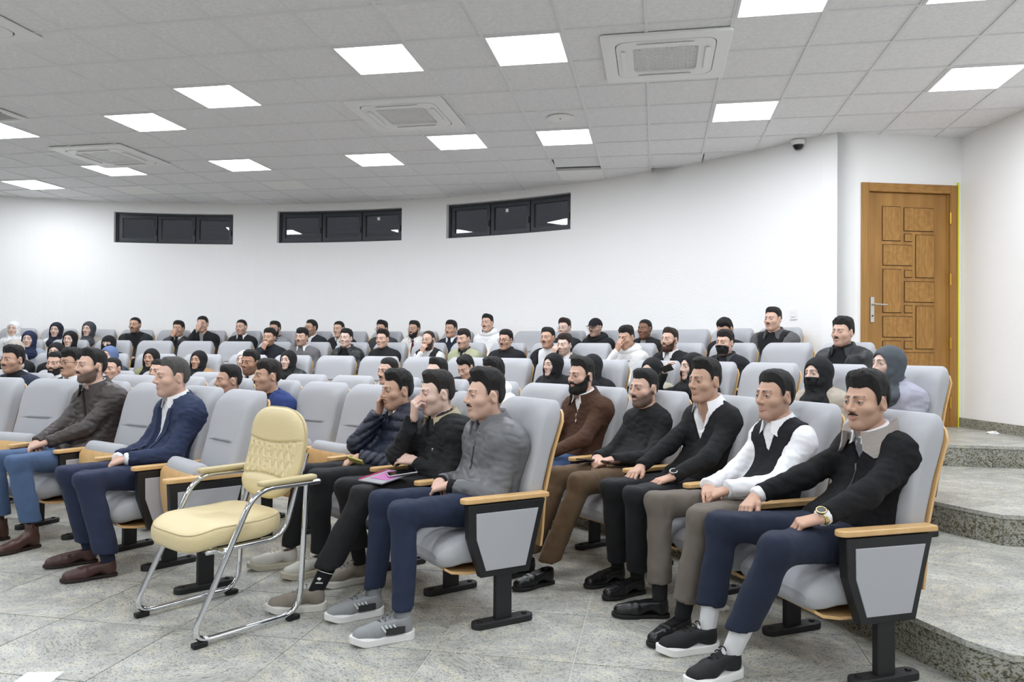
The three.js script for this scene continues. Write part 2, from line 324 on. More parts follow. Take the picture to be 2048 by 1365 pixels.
// ceiling: slab, grid runners, tiles
const CX0 = -1.2873, CZ0 = 5.4087;
const LIT = [[0, 0], [-2, 0], [0, 4], [-2, 4], [-4, 5], [-5, 1], [3, 3], [-7, 5], [-7, 2], [-10, 5], [-13, 6], [6, 2], [3, -1], [5, -1], [-10, 2],
  [-4, -3], [-8, -3], [-12, -2], [0, -5], [4, -5], [8, -4], [-4, -7], [-8, -7], [-12, -7], [0, -9], [4, -9], [-4, -11], [-8, -11], [-12, -11], [0, -13], [4, -13], [8, -9], [-16, -3], [-16, 1], [-17, -8]];
const ACS = [[-.429, 5.53, .96], [-2.9, 6.6, .95], [-6.97, 7.58, .94], [-5.5, 3.94, .95]];
{
  const ce = struct('ceiling', slab([[pL[0] - .25, FRONT - .25], [7.5, FRONT - .25], [7.5, 12], [pL[0] - .25, 12]], HC + .4, HC + .6), M.plenum, 'white suspended tile ceiling with a metal grid', 'ceiling');
  const inRoom = (x, z) => (x > 1.3 ? z < 9.1 : Math.hypot(x - WC[0], z - WC[1]) < WR + .4) && x < rightX(z) + .35;
  for (let i = -21; i <= 12; i++) { const x = CX0 + .6 * i; let z1 = FRONT; while (inRoom(x, z1 + .1) && z1 < 11.4) z1 += .1; if (z1 > FRONT) part('grid_runner', box(.024, .03, z1 - FRONT, x, HC + .015, -(z1 + FRONT) / 2), M.tbar, ce); }
  for (let j = -17; j <= 10; j++) { const z = CZ0 + .6 * j; let x0 = pL[0], x1 = Math.min(rightX(z) + .2, 7); if (z > 4) { while (!inRoom(x0, z) && x0 < 7) x0 += .1; while (!inRoom(x1, z) && x1 > x0) x1 -= .1; } if (x1 - x0 > .3) part('grid_runner', box(x1 - x0, .028, .024, (x0 + x1) / 2, HC + .0145, -z), M.tbar, ce); }
  const isLit = new Set(LIT.map(q => q.join())), cells = [];
  for (let i = -22; i <= 12; i++) for (let j = -18; j <= 10; j++) {
    const x = CX0 + .6 * (i + .5), z = CZ0 + .6 * (j + .5); if (!inRoom(x, z) && !inRoom(x, z - .3) || isLit.has(i + ',' + j) || z < FRONT || (i === 2 && j === 7)) continue;
    if (ACS.some(([a, b, s]) => x - .3 > a - .06 && x + .3 < a + s + .06 && z - .3 > b - .06 && z + .3 < b + s + .06)) continue;
    const q = projPx(x, HC, -z); cells.push([i, j, x, z, q && q[0] > -60 && q[0] < 2110 && q[1] > -70 ? q[2] : 1e3]);
  }
  cells.sort((a, b) => a[4] - b[4]);
  const tg = []; for (let k = 0; k < 6; k++) { const g = box(.582, .014, .582, 0, .007, 0), u = g.attributes.uv, p = g.attributes.position, o = rnd(); for (let i = 0; i < u.count; i++) u.setXY(i, p.getX(i) + o, p.getZ(i) + o * 2.3); tg.push(g); }
  const rest = [], fresh = new Set(['-7,7', '-11,7', '0,7']);
  cells.forEach(([i, j, x, z, d], n) => {
    const v = tg[Math.floor(rnd() * 6)], rx = rr(-.004, .004), rz = rr(-.004, .004);
    if (n < 290 && d < 900) {
      const m = part('ceiling_tile', v, fresh.has(i + ',' + j) ? M.tileNew : M.tile, ce); m.position.set(x, HC + .009, -z); m.rotation.set(rx, 0, rz);
      if (i === 0 && j === 6) { m.rotation.set(-.04, .07, .02); m.position.y += .03; m.position.z += .08; m.position.x += .02; }          // slipped tiles by the back wall
      if (i === 2 && j === 6) { m.rotation.set(.03, .02, -.03); m.position.y -= .004; }
      if (i === 3 && j === 6) m.position.x += .02;
    } else rest.push(v.clone().translate(x, HC + .009, -z));
  });
  part('ceiling_tile', join(rest), M.tile, ce).userData.kind = 'stuff';
}
// LED panels: glowing diffuser and the area light just under it
const LITNAME = ['large square LED panel just left of the top right air conditioner', 'large square LED panel left of centre near the top', 'square LED panel above the slipped ceiling tile', 'square LED panel just right of the central air conditioner', 'square LED panel above the middle window', 'square LED panel third in the diagonal from the left vent', 'square LED panel below the top right air conditioner', 'square LED panel above the gap between left and middle windows', 'square LED panel above the left air conditioner', 'square LED panel touching the lower edge of the left air conditioner', 'square LED panel farthest left beside the back wall', 'square LED panel at right edge above the door', 'square LED panel cut by the top edge right of the air conditioner', 'square LED panel cut by the top right corner', 'square LED panel cut by the left edge beside the wall vent'];
{
  const gF = join(box(.59, .012, .02, 0, 0, .285), box(.59, .012, .02, 0, 0, -.285), box(.02, .012, .55, .285, 0, 0), box(.02, .012, .55, -.285, 0, 0)), gD = box(.556, .008, .556, 0, .001, 0, .003);
  const glow = std(0xffffff, .5, { emissive: PANEL_COLOR, emissiveIntensity: PANEL_GLOW });
  LIT.forEach(([i, j], k) => {
    const x = CX0 + .6 * (i + .5), z = CZ0 + .6 * (j + .5);
    const t = thing('led_panel', k < 15 ? LITNAME[k] : 'square LED ceiling panel outside the picture', 'ceiling light', [x, HC + .001, -z], 0, 'square LED ceiling panels');
    part('panel_frame', gF, M.tbar, t); part('diffuser', gD, glow, t);
    const l = new THREE.RectAreaLight(PANEL_COLOR, PANEL_LIGHT, .55, .55); l.name = 'panel_light'; l.position.y = -.008; l.rotation.x = -Math.PI / 2; t.add(l);
  });
}
// cassette air conditioners
{
  const rrect = (w, h, r) => { const s = new THREE.Shape(); s.moveTo(-w / 2 + r, -h / 2); s.lineTo(w / 2 - r, -h / 2); s.quadraticCurveTo(w / 2, -h / 2, w / 2, -h / 2 + r); s.lineTo(w / 2, h / 2 - r); s.quadraticCurveTo(w / 2, h / 2, w / 2 - r, h / 2); s.lineTo(-w / 2 + r, h / 2); s.quadraticCurveTo(-w / 2, h / 2, -w / 2, h / 2 - r); s.lineTo(-w / 2, -h / 2 + r); s.quadraticCurveTo(-w / 2, -h / 2, -w / 2 + r, -h / 2); return s; };
  const flat = (s, d, b, hole) => { if (hole) s.holes.push(hole); const g = new THREE.ExtrudeGeometry(s, { depth: d, bevelEnabled: b > 0, bevelSize: b, bevelThickness: b, bevelSegments: 2, curveSegments: 8 }); g.rotateX(Math.PI / 2); return g; };   // extrudes downwards
  const outer = flat(rrect(.94, .94, .02), .012, .006, rrect(.76, .76, .12)), mid = flat(rrect(.73, .73, .12), .016, .005, rrect(.5, .5, .05));
  const bars = []; for (let k = -9; k <= 9; k++) { bars.push(box(.5, .008, .014, 0, 0, k * .0265)); } for (let k = -8; k <= 8; k++) bars.push(box(.009, .008, .5, k * .03, 0, 0));
  const grille = join(bars), slot = box(.42, .01, .035, 0, 0, 0, .004), backing = box(.9, .004, .9, 0, .012, 0);
  const lab = ['white cassette air conditioner large at top right of centre', 'white cassette air conditioner above the middle and right windows', 'white cassette air conditioner farthest left above the left window', 'white cassette air conditioner cut by the top left corner'];
  ACS.forEach(([x, z, s], k) => {
    const t = thing('ceiling_air_conditioner', lab[k], 'air conditioner', [x + s / 2, HC - .004, -(z + s / 2)], 0, 'cassette air conditioners in the ceiling');
    part('back_plate', backing, M.plasticDark, t); part('outer_panel', outer, M.plasticWhite, t);
    const c = part('centre_panel', mid, M.plasticWhite, t); part('grille', grille, M.plasticWhite, c).position.y = -.004;
    for (let q = 0; q < 4; q++) { const f = part('air_flap', slot, M.plasticWhite, t); f.position.set(Math.sin(q * Math.PI / 2) * .315, -.029, Math.cos(q * Math.PI / 2) * .315); f.rotation.y = q * Math.PI / 2; }
  });
  const sp = thing('ceiling_speaker', 'round white speaker flush in the ceiling above a light', 'speaker', [-.955, HC + .002, -7.44]);
  part('speaker_ring', new THREE.LatheGeometry([[.105, -.002], [.11, -.008], [.13, -.008], [.135, 0]].map(p => new THREE.Vector2(...p)), 32), M.plasticWhite, sp);
  part('speaker_grille', new THREE.CylinderGeometry(.107, .107, .005, 32).translate(0, -.003, 0), M.tileNew, sp); part('centre_screw', new THREE.CylinderGeometry(.008, .008, .006, 10).translate(0, -.006, 0), M.plasticDark, sp);
  const cam = thing('security_camera', 'small dome security camera at ceiling edge near the return', 'camera', [1.5, HC, -8.62]);
  part('camera_base', new THREE.CylinderGeometry(.075, .07, .05, 24).translate(0, -.025, 0), M.plasticWhite, cam);
  part('camera_dome', new THREE.SphereGeometry(.055, 20, 10, 0, Math.PI * 2, Math.PI / 2, Math.PI / 2).translate(0, -.048, 0), std(0x17191c, .15), cam);
  part('camera_lens', new THREE.CylinderGeometry(.018, .018, .012, 14).rotateX(1.1).translate(-.02, -.093, .022), M.plasticDark, cam);
  const vt = thing('air_vent', 'white slatted air vent at the left edge of the ceiling', 'vent', [-6.5, HC - .02, -6.42], -.02); vt.scale.set(.62, .6, .9);
  part('vent_frame', join(box(.62, .05, .03, 0, 0, .155), box(.62, .05, .03, 0, 0, -.155), box(.03, .05, .34, .3, 0, 0), box(.03, .05, .34, -.3, 0, 0)), M.plasticWhite, vt);
  for (let k = 0; k < 9; k++) { const b = part('vent_slat', box(.57, .004, .026), M.plasticWhite, vt); b.position.z = -.125 + k * .031; b.rotation.x = .5; }
}
// wooden door in the right-hand corner
{
  const d = new THREE.Group(); d.name = 'door_1'; d.userData = { kind: 'structure', label: 'tall brown wooden door with a pattern of rectangular panels', category: 'door' };
  d.position.set(pA[0], TIER * 3, -pA[1]); d.rotation.y = Math.atan2(uD[1], uD[0]); scene.add(d);
  const top = 3.112 - TIER * 3, fr = (x0, x1, y0, y1, z0 = -.1, z1 = .022, r = .004) => box(x1 - x0, y1 - y0, z1 - z0, (x0 + x1) / 2, (y0 + y1) / 2, (z0 + z1) / 2, r);
  part('door_frame', join(fr(.262, .345, 0, top), fr(1.262, 1.346, 0, top), fr(.345, 1.262, top - .09, top), fr(.345, .36, 0, top - .09, -.1, -.005), fr(1.247, 1.262, 0, top - .09, -.1, -.005)), M.doorWood, d);
  const leaf = part('door_leaf', fr(.348, 1.259, .008, top - .093, -.05, -.018, .003), M.doorWood, d);
  const X = px => .346 + (px - 235) / 393 * .915, Y = py => (2.875 - TIER * 3) - (py - 178) / 712 * 1.55;
  const R = [[305, 178, 397, 348], [410, 181, 557, 298], [412, 310, 452, 350], [467, 312, 560, 525], [308, 364, 453, 468], [308, 483, 400, 698], [413, 487, 453, 525], [413, 541, 560, 645], [413, 658, 455, 698], [469, 660, 560, 873], [308, 712, 455, 817], [308, 832, 400, 1046], [413, 832, 455, 873], [413, 888, 560, 994], [413, 1006, 455, 1046], [469, 1006, 560, 1100], [308, 1060, 455, 1165]];
  const gr = std(0x2e1c0b, .7), cuts = [], G = .012;
  for (const [a, b, c, e] of R) {
    const x0 = X(a), x1 = X(c), y1 = Y(b), y0 = Y(e); if (y0 < .1) continue;
    const p = part('door_panel', box(x1 - x0 - .012, y1 - y0 - .012, .012, (x0 + x1) / 2, (y0 + y1) / 2, -.013, .004), M.doorWood, leaf);
    cuts.push(box(x1 - x0, y1 - y0, .0016, (x0 + x1) / 2, (y0 + y1) / 2, -.0178));
  }
  part('panel_groove', join(cuts), gr, leaf);
  const h = part('handle_plate', box(.045, .27, .01, .4, 1.775 - TIER * 3, -.012, .004), M.steel, leaf);
  part('door_handle', pipe([[.4, 1.83 - TIER * 3, -.01], [.4, 1.83 - TIER * 3, .045], [.53, 1.825 - TIER * 3, .05]], .009, .02, 8), M.steel, h);
  part('keyhole', new THREE.CylinderGeometry(.009, .009, .006, 10).rotateX(Math.PI / 2).translate(.4, 1.71 - TIER * 3, -.006), M.plasticDark, h);
  for (const y of [2.76, 2.11, 1.43, .8]) part('hinge', new THREE.CylinderGeometry(.009, .009, .12, 10).translate(1.26, y - TIER * 3, .026), M.brass, d);
  const tp = single('edge_tape', box(.012, top + .03, .024, 1.353, (top + .03) / 2, .013), M.yellowTape, 'thin yellow tape running down right edge of door frame', 'tape');
  tp.position.copy(d.position); tp.rotation.copy(d.rotation);
}
// ---------------------------------------------------------------- auditorium chairs (local +z is where the sitter faces, floor at y = 0)
const CH = {};
{
  const N = 28, sg = (v, e) => Math.sign(v) * Math.pow(Math.abs(v), e);
  // backrest: rounded cross-sections stacked up a leaning, slightly S-shaped spine
  const zc = y => -.2 - .16 * (y - .45) - .03 * sstep(.75, 1.04, y) + .018 * Math.exp(-(((y - .6) / .13) ** 2));
  const rings = [], ys = [.385, .39, .41, .46, .52, .58, .64, .69, .735, .748, .754, .76, .773, .8, .85, .9, .94, .97, .995, 1.015, 1.03, 1.04, 1.046];
  ys.forEach(y => {
    const topR = y > .93 ? Math.sqrt(Math.max(0, 1 - ((y - .93) / .118) ** 2.6)) : 1, bot = y < .42 ? .75 + .25 * Math.sqrt((y - .38) / .04) : 1;
    const w = (.247 + .004 * Math.sin((y - .4) * 5)) * (.72 + .28 * topR) * (y < .42 ? .97 : 1);
    const th = (.058 + .012 * sstep(.76, .9, y)) * (.25 + .75 * topR) * bot, R = [];
    const back = y > 1.0 ? (y - 1.0) * .35 : 0;
    for (let k = 0; k < N; k++) {
      const a = k / N * Math.PI * 2 + Math.PI / N, c = Math.cos(a), s = Math.sin(a), x = w * sg(c, .42);
      let z = th * sg(s, .5);
      if (s > 0) {                                            // front: padded sides, sunk middle, stitched seam below the headrest
        const u = Math.abs(x) / w; z += .012 * sstep(.5, .85, u) * (y < .98 ? 1 : 0) - .006 * (1 - sstep(.3, .6, u)) * (y > .47 && y < .75 ? 1 : 0);
        if (u < .62 && Math.abs(y - .754) < .004) z -= .011;
        if (u < .62 && y > .754) z += .006 * (1 - sstep(.754, .86, y));
      }
      R.push([-x, y, zc(y) + z - back]);
    }
    rings.push(R);
  });
  CH.back = loft(rings.map(r => r.slice().reverse()));
  // bent plywood shell behind the cushion; its pale edge shows at the sides
  const sh = []; const yy = [.33, .4, .5, .6, .7, .8, .88, .94, .98, 1.0];
  for (const y of yy) { const w = .247 * (y > .93 ? Math.sqrt(Math.max(.3, 1 - ((y - .93) / .12) ** 2)) : 1), z = zc(y) - .06 - .008 * sstep(.8, 1, y); sh.push([[-w, y, z + .008], [w, y, z + .008], [w, y, z - .004], [-w, y, z - .004]].reverse()); }
  CH.shell = toCreasedNormals(loft(sh), .6);
  // seat cushion, built about its hinge
  const sr = [], zs = [-.155, -.15, -.13, -.08, 0, .08, .16, .22, .26, .285, .3, .306];
  for (const z of zs) {
    const e = z > .2 ? Math.sqrt(Math.max(0, 1 - ((z - .2) / .108) ** 2.4)) : z < -.12 ? Math.sqrt(Math.max(.05, 1 - ((-.12 - z) / .037) ** 2)) : 1;
    const w = .248 * (.86 + .14 * e), h = .085 * (.12 + .88 * e), R = [];
    for (let k = 0; k < 20; k++) { const a = k / 20 * Math.PI * 2, c = Math.cos(a), s = Math.sin(a); R.push([w * sg(c, .4), (s > 0 ? .0 : .01) + h * sg(s, .55) * (s > 0 ? 1 : .92) - (s > 0 ? .008 * (1 - c * c) * e : 0) - .02 * sstep(.15, .3, z), z]); }
    sr.push(R);
  }
  CH.seat = loft(sr.map(r => r.slice().reverse()).reverse());
  const pr = []; for (const [z, y, w] of [[-.13, -.07, .22], [-.05, -.085, .235], [.06, -.092, .24], [.16, -.09, .24], [.235, -.078, .235], [.262, -.062, .22]]) pr.push([[-w, y, z], [w, y, z], [w, y - .013, z], [-w, y - .013, z]]);
  CH.pan = toCreasedNormals(loft(pr.map(r => r.slice().reverse()).reverse()), .7);
  const vents = []; for (let k = -3; k <= 3; k++) for (const z of [.02, .05]) vents.push(new THREE.CylinderGeometry(.004, .004, .003, 8).translate(k * .035, -.104, z));
  CH.vents = join(vents);
  // arm standard: black frame with a fabric infill, wooden arm pad, post and foot
  const pl = [[.2, .578], [.192, .42], [.128, .238], [-.135, .238], [-.222, .578]], inn = [[.158, .538], [.155, .418], [.104, .268], [-.112, .268], [-.182, .538]];
  CH.frame = plate(pl.slice().reverse(), -.024, .024, .004);
  CH.infill = plate(inn.slice().reverse(), -.0275, .0275, .003);
  const pad = new THREE.Shape(); pad.moveTo(-.235, -.026); pad.lineTo(.18, -.028); pad.quadraticCurveTo(.222, -.026, .222, 0); pad.quadraticCurveTo(.222, .026, .18, .028); pad.lineTo(-.235, .026); pad.closePath();
  CH.pad = new THREE.ExtrudeGeometry(pad, { depth: .012, bevelEnabled: true, bevelSize: .005, bevelThickness: .006, bevelSegments: 3 }); CH.pad.rotateX(Math.PI / 2); CH.pad.rotateY(-Math.PI / 2); CH.pad.translate(0, .603, 0);
  CH.post = join(box(.034, .225, .086, 0, .135, 0, .006));
  const ft = new THREE.Shape(); ft.moveTo(-.125, -.033); ft.lineTo(.125, -.033); ft.absarc(.125, 0, .033, -Math.PI / 2, Math.PI / 2, false); ft.lineTo(-.125, .033); ft.absarc(-.125, 0, .033, Math.PI / 2, Math.PI * 1.5, false);
  CH.foot = new THREE.ExtrudeGeometry(ft, { depth: .018, bevelEnabled: true, bevelSize: .004, bevelThickness: .006, bevelSegments: 2, curveSegments: 8 }); CH.foot.rotateX(-Math.PI / 2); CH.foot.rotateY(Math.PI / 2); CH.foot.translate(0, .006, 0);
  CH.bolt = new THREE.CylinderGeometry(.012, .013, .008, 10).translate(0, .034, 0);
}
function armStandard(c, x) {
  const s = part('side_panel', CH.frame, M.blackFrame, c); s.position.x = x; part('fabric_infill', CH.infill, M.panelFabric, s);
  part('armrest', CH.pad, M.beech, c).position.x = x;
  const p = part('leg', CH.post, M.blackFoot, c); p.position.x = x; const f = part('foot', CH.foot, M.blackFoot, c); f.position.x = x; for (const z of [-.12, .12]) part('bolt', CH.bolt, M.blackFrame, f).position.z = z;
}
function makeChair(down, lastLeft) {
  const c = new THREE.Group();
  part('backrest', CH.back, M.fabric, c); part('back_shell', CH.shell, M.beech, c);
  const s = part('seat', CH.seat, M.fabric, c); s.position.set(0, .345, .012); if (!down) { s.rotation.x = -1.45; s.position.set(0, .355, -.045); }
  const p = part('seat_pan', CH.pan, M.beech, s); if (!down) part('vent_hole', CH.vents, M.plasticDark, s);
  armStandard(c, .284); if (lastLeft) armStandard(c, -.284);
  return c;
}
const PROTO = { true: makeChair(true, false), false: makeChair(false, false) };
const SEATS = [6, 11, 17, 19, 21, 22];                        // chairs per row, counted from the aisle end
const ROWNAME = ['front row', 'second row', 'third row', 'fourth row', 'fifth row', 'back row'];
const ORD = ['first', 'second', 'third', 'fourth', 'fifth', 'sixth', 'seventh', 'eighth', 'ninth', 'tenth', 'eleventh', 'twelfth', 'thirteenth', 'fourteenth', 'fifteenth', 'sixteenth', 'seventeenth', 'eighteenth', 'nineteenth', 'twentieth', 'twenty-first', 'twenty-second'];
function placeChairs(sitter) {                                // sitter: Map 'row,index' -> short description
  for (let r = 0; r < 6; r++) for (let i = 0; i < SEATS[r]; i++) {
    const s = rowSpot(r, i), who = sitter.get(r + ',' + i), c = i === SEATS[r] - 1 ? makeChair(!!who, true) : PROTO[!!who].clone();
    c.name = numbered('auditorium_chair'); c.position.set(s.x, s.y, s.z); c.rotation.y = s.turn; scene.add(c);
    tag(c, who ? `grey auditorium chair under ${who}` : `empty grey auditorium chair, ${ORD[i]} from the right end of the ${ROWNAME[r]}`, 'chair', 'grey auditorium chairs');
  }
}
// ---------------------------------------------------------------- cream visitor chair with a chrome sled frame
{
  const c = thing('visitor_chair', 'cream quilted leather visitor chair on a chrome sled frame', 'chair', [-2.05, 0, -3.33], -.52); c.scale.setScalar(1.05);
  const T = .0125;
  for (const s of [-1, 1]) {
    const x = s * .27;
    const f = part('side_tube', pipe([[x, .612, -.335], [x, .617, -.005], [x, .025, .285], [x, .025, -.235], [x, .612, -.265]], T, .1, 12), M.chrome, c);
    part('arm_pad', join(new RoundedBoxGeometry(.05, .024, .29, 3, .011).rotateX(.012).translate(x, .638, -.165)), M.cream, c);
    part('support_tube', pipe([[s * .2, .365, .18], [s * .2, .365, -.19], [s * .2, .74, -.31]], T, .09, 12), M.chrome, c);
    for (const z of [.24, -.2]) part('rubber_foot', box(.034, .02, .06, x, .012, z, .004), M.black, c);
    part('back_bracket', pipe([[x, .612, -.29], [s * .2, .612, -.275]], .009, .01, 8), M.chrome, c);
  }
  part('cross_tube', pipe([[-.27, .37, .135], [.27, .37, .135]], .011, .01, 10), M.chrome, c);
  part('seat_plate', join(box(.36, .02, .3, 0, .385, 0, .004), box(.05, .04, .26, -.12, .36, .02, .006), box(.05, .04, .26, .12, .36, .02, .006)), M.black, c);
  // seat cushion
  const sg = (v, e) => Math.sign(v) * Math.pow(Math.abs(v), e), rings = [];
  for (const [y, k] of [[.392, .9], [.398, .965], [.412, .99], [.43, 1], [.448, 1], [.462, .985], [.47, .96], [.476, .92], [.482, .8], [.486, .62], [.484, .4], [.478, .2]]) {
    const R = []; for (let q = 0; q < 40; q++) { const a = q / 40 * Math.PI * 2, z = .235 * k * sg(Math.sin(a), .5), x = .245 * k * sg(Math.cos(a), .5); R.push([x, y + (k > .9 ? 0 : -.004) - .035 * sstep(.1, .25, z) + .012 * sstep(-.05, -.22, z), z + .03]); } rings.push(R);
  }
  const sc = part('seat_cushion', loft(rings.map(r => r.slice().reverse())), M.cream, c);
  const seam = []; for (let q = 0; q <= 60; q++) { const a = q / 60 * Math.PI * 2, z = .235 * .965 * sg(Math.sin(a), .5), x = .245 * .965 * sg(Math.cos(a), .5); seam.push(V3(x, .469 - .035 * sstep(.1, .25, z) + .012 * sstep(-.05, -.22, z), z + .03)); }
  part('piping', sweep(seam, .003, 6), M.cream, sc);
  // backrest: an upright oval pad with a stitched headrest and a quilted middle
  const H0 = .525, H1 = .95, nb = 110, nx = 76, pos = [], idx = [], uv = [];
  const zb = y => -.2 - .22 * (y - H0) - .03 * Math.sin((y - H0) / (H1 - H0) * Math.PI);
  const hw = t => .232 * Math.pow(Math.max(0, 1 - Math.pow(Math.abs(t * 2 - 1), 3.4)), .36);
  for (const side of [1, -1]) for (let j = 0; j <= nb; j++) for (let i = 0; i <= nx; i++) {
    const t = clamp(j / nb, .0005, .9995), u = i / nx * 2 - 1, y = lerp(H0, H1, t), w = hw(t), x = sg(u, .8) * w;
    const e = Math.pow(Math.max(0, 1 - Math.pow(Math.abs(u), 4)), .5) * Math.pow(Math.max(0, 1 - Math.pow(Math.abs(t * 2 - 1), 5)), .5);
    let d = side > 0 ? .042 * e : -.03 * e;
    if (side > 0) {
      const head = .805 - .022 * Math.cos(x / .23 * 1.5), low = .615 + .02 * Math.cos(x / .23 * 1.5);
      const lines = Math.min(Math.abs(y - head), Math.abs(y - low)); d -= .008 * Math.exp(-((lines / .006) ** 2)) * e;
      if (y < head && y > low && Math.abs(u) < .8) { const a = (x + y * .55) / .052, b = (x - y * .55) / .052, q = Math.min(Math.abs(a - Math.round(a)), Math.abs(b - Math.round(b))); d -= .007 * Math.exp(-((q / .1) ** 2)) - .004; }
      if (y > head) d += .006 * e; if (y < low) d += .01 * e * sstep(low, low - .03, y);
    }
    pos.push(x, y, zb(y) + d); uv.push(x, y);
  }
  const w1 = nx + 1, off = (nb + 1) * w1;
  for (let j = 0; j < nb; j++) for (let i = 0; i < nx; i++) { const a = j * w1 + i; idx.push(a, a + 1, a + w1, a + 1, a + w1 + 1, a + w1); const b = a + off; idx.push(b, b + w1, b + 1, b + 1, b + w1, b + w1 + 1); }
  const bk = part('backrest', geo(pos, idx, uv), M.cream, c);
  const pp = []; for (let q = 0; q <= 90; q++) { const a = q / 90 * Math.PI * 2, t = clamp(.5 + .5 * sg(Math.sin(a), .55), .002, .998), y = lerp(H0, H1, t), x = hw(t) * Math.sign(Math.cos(a)) * (Math.abs(Math.cos(a)) < .001 ? 0 : 1) * Math.min(1, Math.abs(Math.cos(a)) * 6); pp.push(V3(x, y, zb(y) + .006)); }
  part('piping', sweep(pp, .0035, 6), M.cream, bk);
}
// ---------------------------------------------------------------- people: signed-distance modelling, meshed with surface nets
function netMesh(f, lo, hi, h, color) {
  const nx = Math.ceil((hi[0] - lo[0]) / h) + 2, ny = Math.ceil((hi[1] - lo[1]) / h) + 2, nz = Math.ceil((hi[2] - lo[2]) / h) + 2;
  const val = new Float32Array(nx * ny * nz), B = 6, id = (i, j, k) => (k * ny + j) * nx + i, live = [];
  const rad = B * h * .5 * 1.75 + h * 2;
  for (let k = 0; k < nz; k += B) for (let j = 0; j < ny; j += B) for (let i = 0; i < nx; i += B) {
    const c = f(lo[0] + (i + B / 2) * h, lo[1] + (j + B / 2) * h, lo[2] + (k + B / 2) * h), near = Math.abs(c) < rad;
    if (near) live.push(i, j, k);
    for (let c2 = k; c2 < Math.min(k + B, nz); c2++) for (let b2 = j; b2 < Math.min(j + B, ny); b2++) for (let a2 = i; a2 < Math.min(i + B, nx); a2++)
      val[id(a2, b2, c2)] = near ? f(lo[0] + a2 * h, lo[1] + b2 * h, lo[2] + c2 * h) : c;
  }
  const vid = new Int32Array(nx * ny * nz).fill(-1), pos = [], idx = [];
  const E = [[0, 1], [2, 3], [4, 5], [6, 7], [0, 2], [1, 3], [4, 6], [5, 7], [0, 4], [1, 5], [2, 6], [3, 7]], cv = new Float64Array(8);
  const each = fn => { for (let q = 0; q < live.length; q += 3) for (let k = live[q + 2] - 1; k < Math.min(live[q + 2] + B, nz - 1); k++) for (let j = live[q + 1] - 1; j < Math.min(live[q + 1] + B, ny - 1); j++) for (let i = live[q] - 1; i < Math.min(live[q] + B, nx - 1); i++) if (i >= 0 && j >= 0 && k >= 0) fn(i, j, k); };
  each((i, j, k) => {
    const o = id(i, j, k); if (vid[o] >= 0) return; let m = 0;
    for (let c = 0; c < 8; c++) { const v = val[id(i + (c & 1), j + (c >> 1 & 1), k + (c >> 2))]; cv[c] = v; if (v < 0) m |= 1 << c; }
    if (m === 0 || m === 255) return;
    let x = 0, y = 0, z = 0, n = 0;
    for (const [a, b] of E) { const u = cv[a], v = cv[b]; if ((u < 0) === (v < 0)) continue; const t = u / (u - v); x += (a & 1) + ((b & 1) - (a & 1)) * t; y += (a >> 1 & 1) + ((b >> 1 & 1) - (a >> 1 & 1)) * t; z += (a >> 2) + ((b >> 2) - (a >> 2)) * t; n++; }
    vid[o] = pos.length / 3; pos.push(lo[0] + (i + x / n) * h, lo[1] + (j + y / n) * h, lo[2] + (k + z / n) * h);
  });
  const done = new Uint8Array(nx * ny * nz);
  each((i, j, k) => {
    const o = id(i, j, k); if (done[o]) return; done[o] = 1; const s = val[o] < 0;
    const quad = (a, b, c, d, fl) => { if (a < 0 || b < 0 || c < 0 || d < 0) return; fl ? idx.push(a, b, c, a, c, d) : idx.push(a, c, b, a, d, c); };
    if (j > 0 && k > 0 && s !== (val[id(i + 1, j, k)] < 0)) quad(vid[id(i, j - 1, k - 1)], vid[id(i, j, k - 1)], vid[id(i, j, k)], vid[id(i, j - 1, k)], s);
    if (i > 0 && k > 0 && s !== (val[id(i, j + 1, k)] < 0)) quad(vid[id(i - 1, j, k - 1)], vid[id(i - 1, j, k)], vid[id(i, j, k)], vid[id(i, j, k - 1)], s);
    if (i > 0 && j > 0 && s !== (val[id(i, j, k + 1)] < 0)) quad(vid[id(i - 1, j - 1, k)], vid[id(i, j - 1, k)], vid[id(i, j, k)], vid[id(i - 1, j, k)], s);
  });
  const nv = pos.length / 3, nor = new Float32Array(pos.length), uv = new Float32Array(nv * 2), e = h * .35, col = color ? new Float32Array(pos.length) : null;
  for (let v = 0; v < nv; v++) {
    const x = pos[v * 3], y = pos[v * 3 + 1], z = pos[v * 3 + 2];
    const a = f(x + e, y - e, z - e), b = f(x - e, y - e, z + e), c = f(x - e, y + e, z - e), d = f(x + e, y + e, z + e);
    let X = a - b - c + d, Y = -a - b + c + d, Z = -a + b - c + d; const L = Math.hypot(X, Y, Z) || 1;
    nor[v * 3] = X / L; nor[v * 3 + 1] = Y / L; nor[v * 3 + 2] = Z / L; uv[v * 2] = x + z * .6; uv[v * 2 + 1] = y + z * .4;
    if (col) { const q = color(x, y, z); col[v * 3] = q[0]; col[v * 3 + 1] = q[1]; col[v * 3 + 2] = q[2]; }
  }
  const g = new THREE.BufferGeometry();
  g.setAttribute('position', new THREE.BufferAttribute(new Float32Array(pos), 3)); g.setAttribute('normal', new THREE.BufferAttribute(nor, 3)); g.setAttribute('uv', new THREE.BufferAttribute(uv, 2));
  if (col) g.setAttribute('color', new THREE.BufferAttribute(col, 3));
  g.setIndex(idx); return g;
}
const smin = (a, b, k) => { const h = k - Math.abs(a - b); return h > 0 ? Math.min(a, b) - h * h / (4 * k) : Math.min(a, b); };
const smax = (a, b, k) => -smin(-a, -b, k);
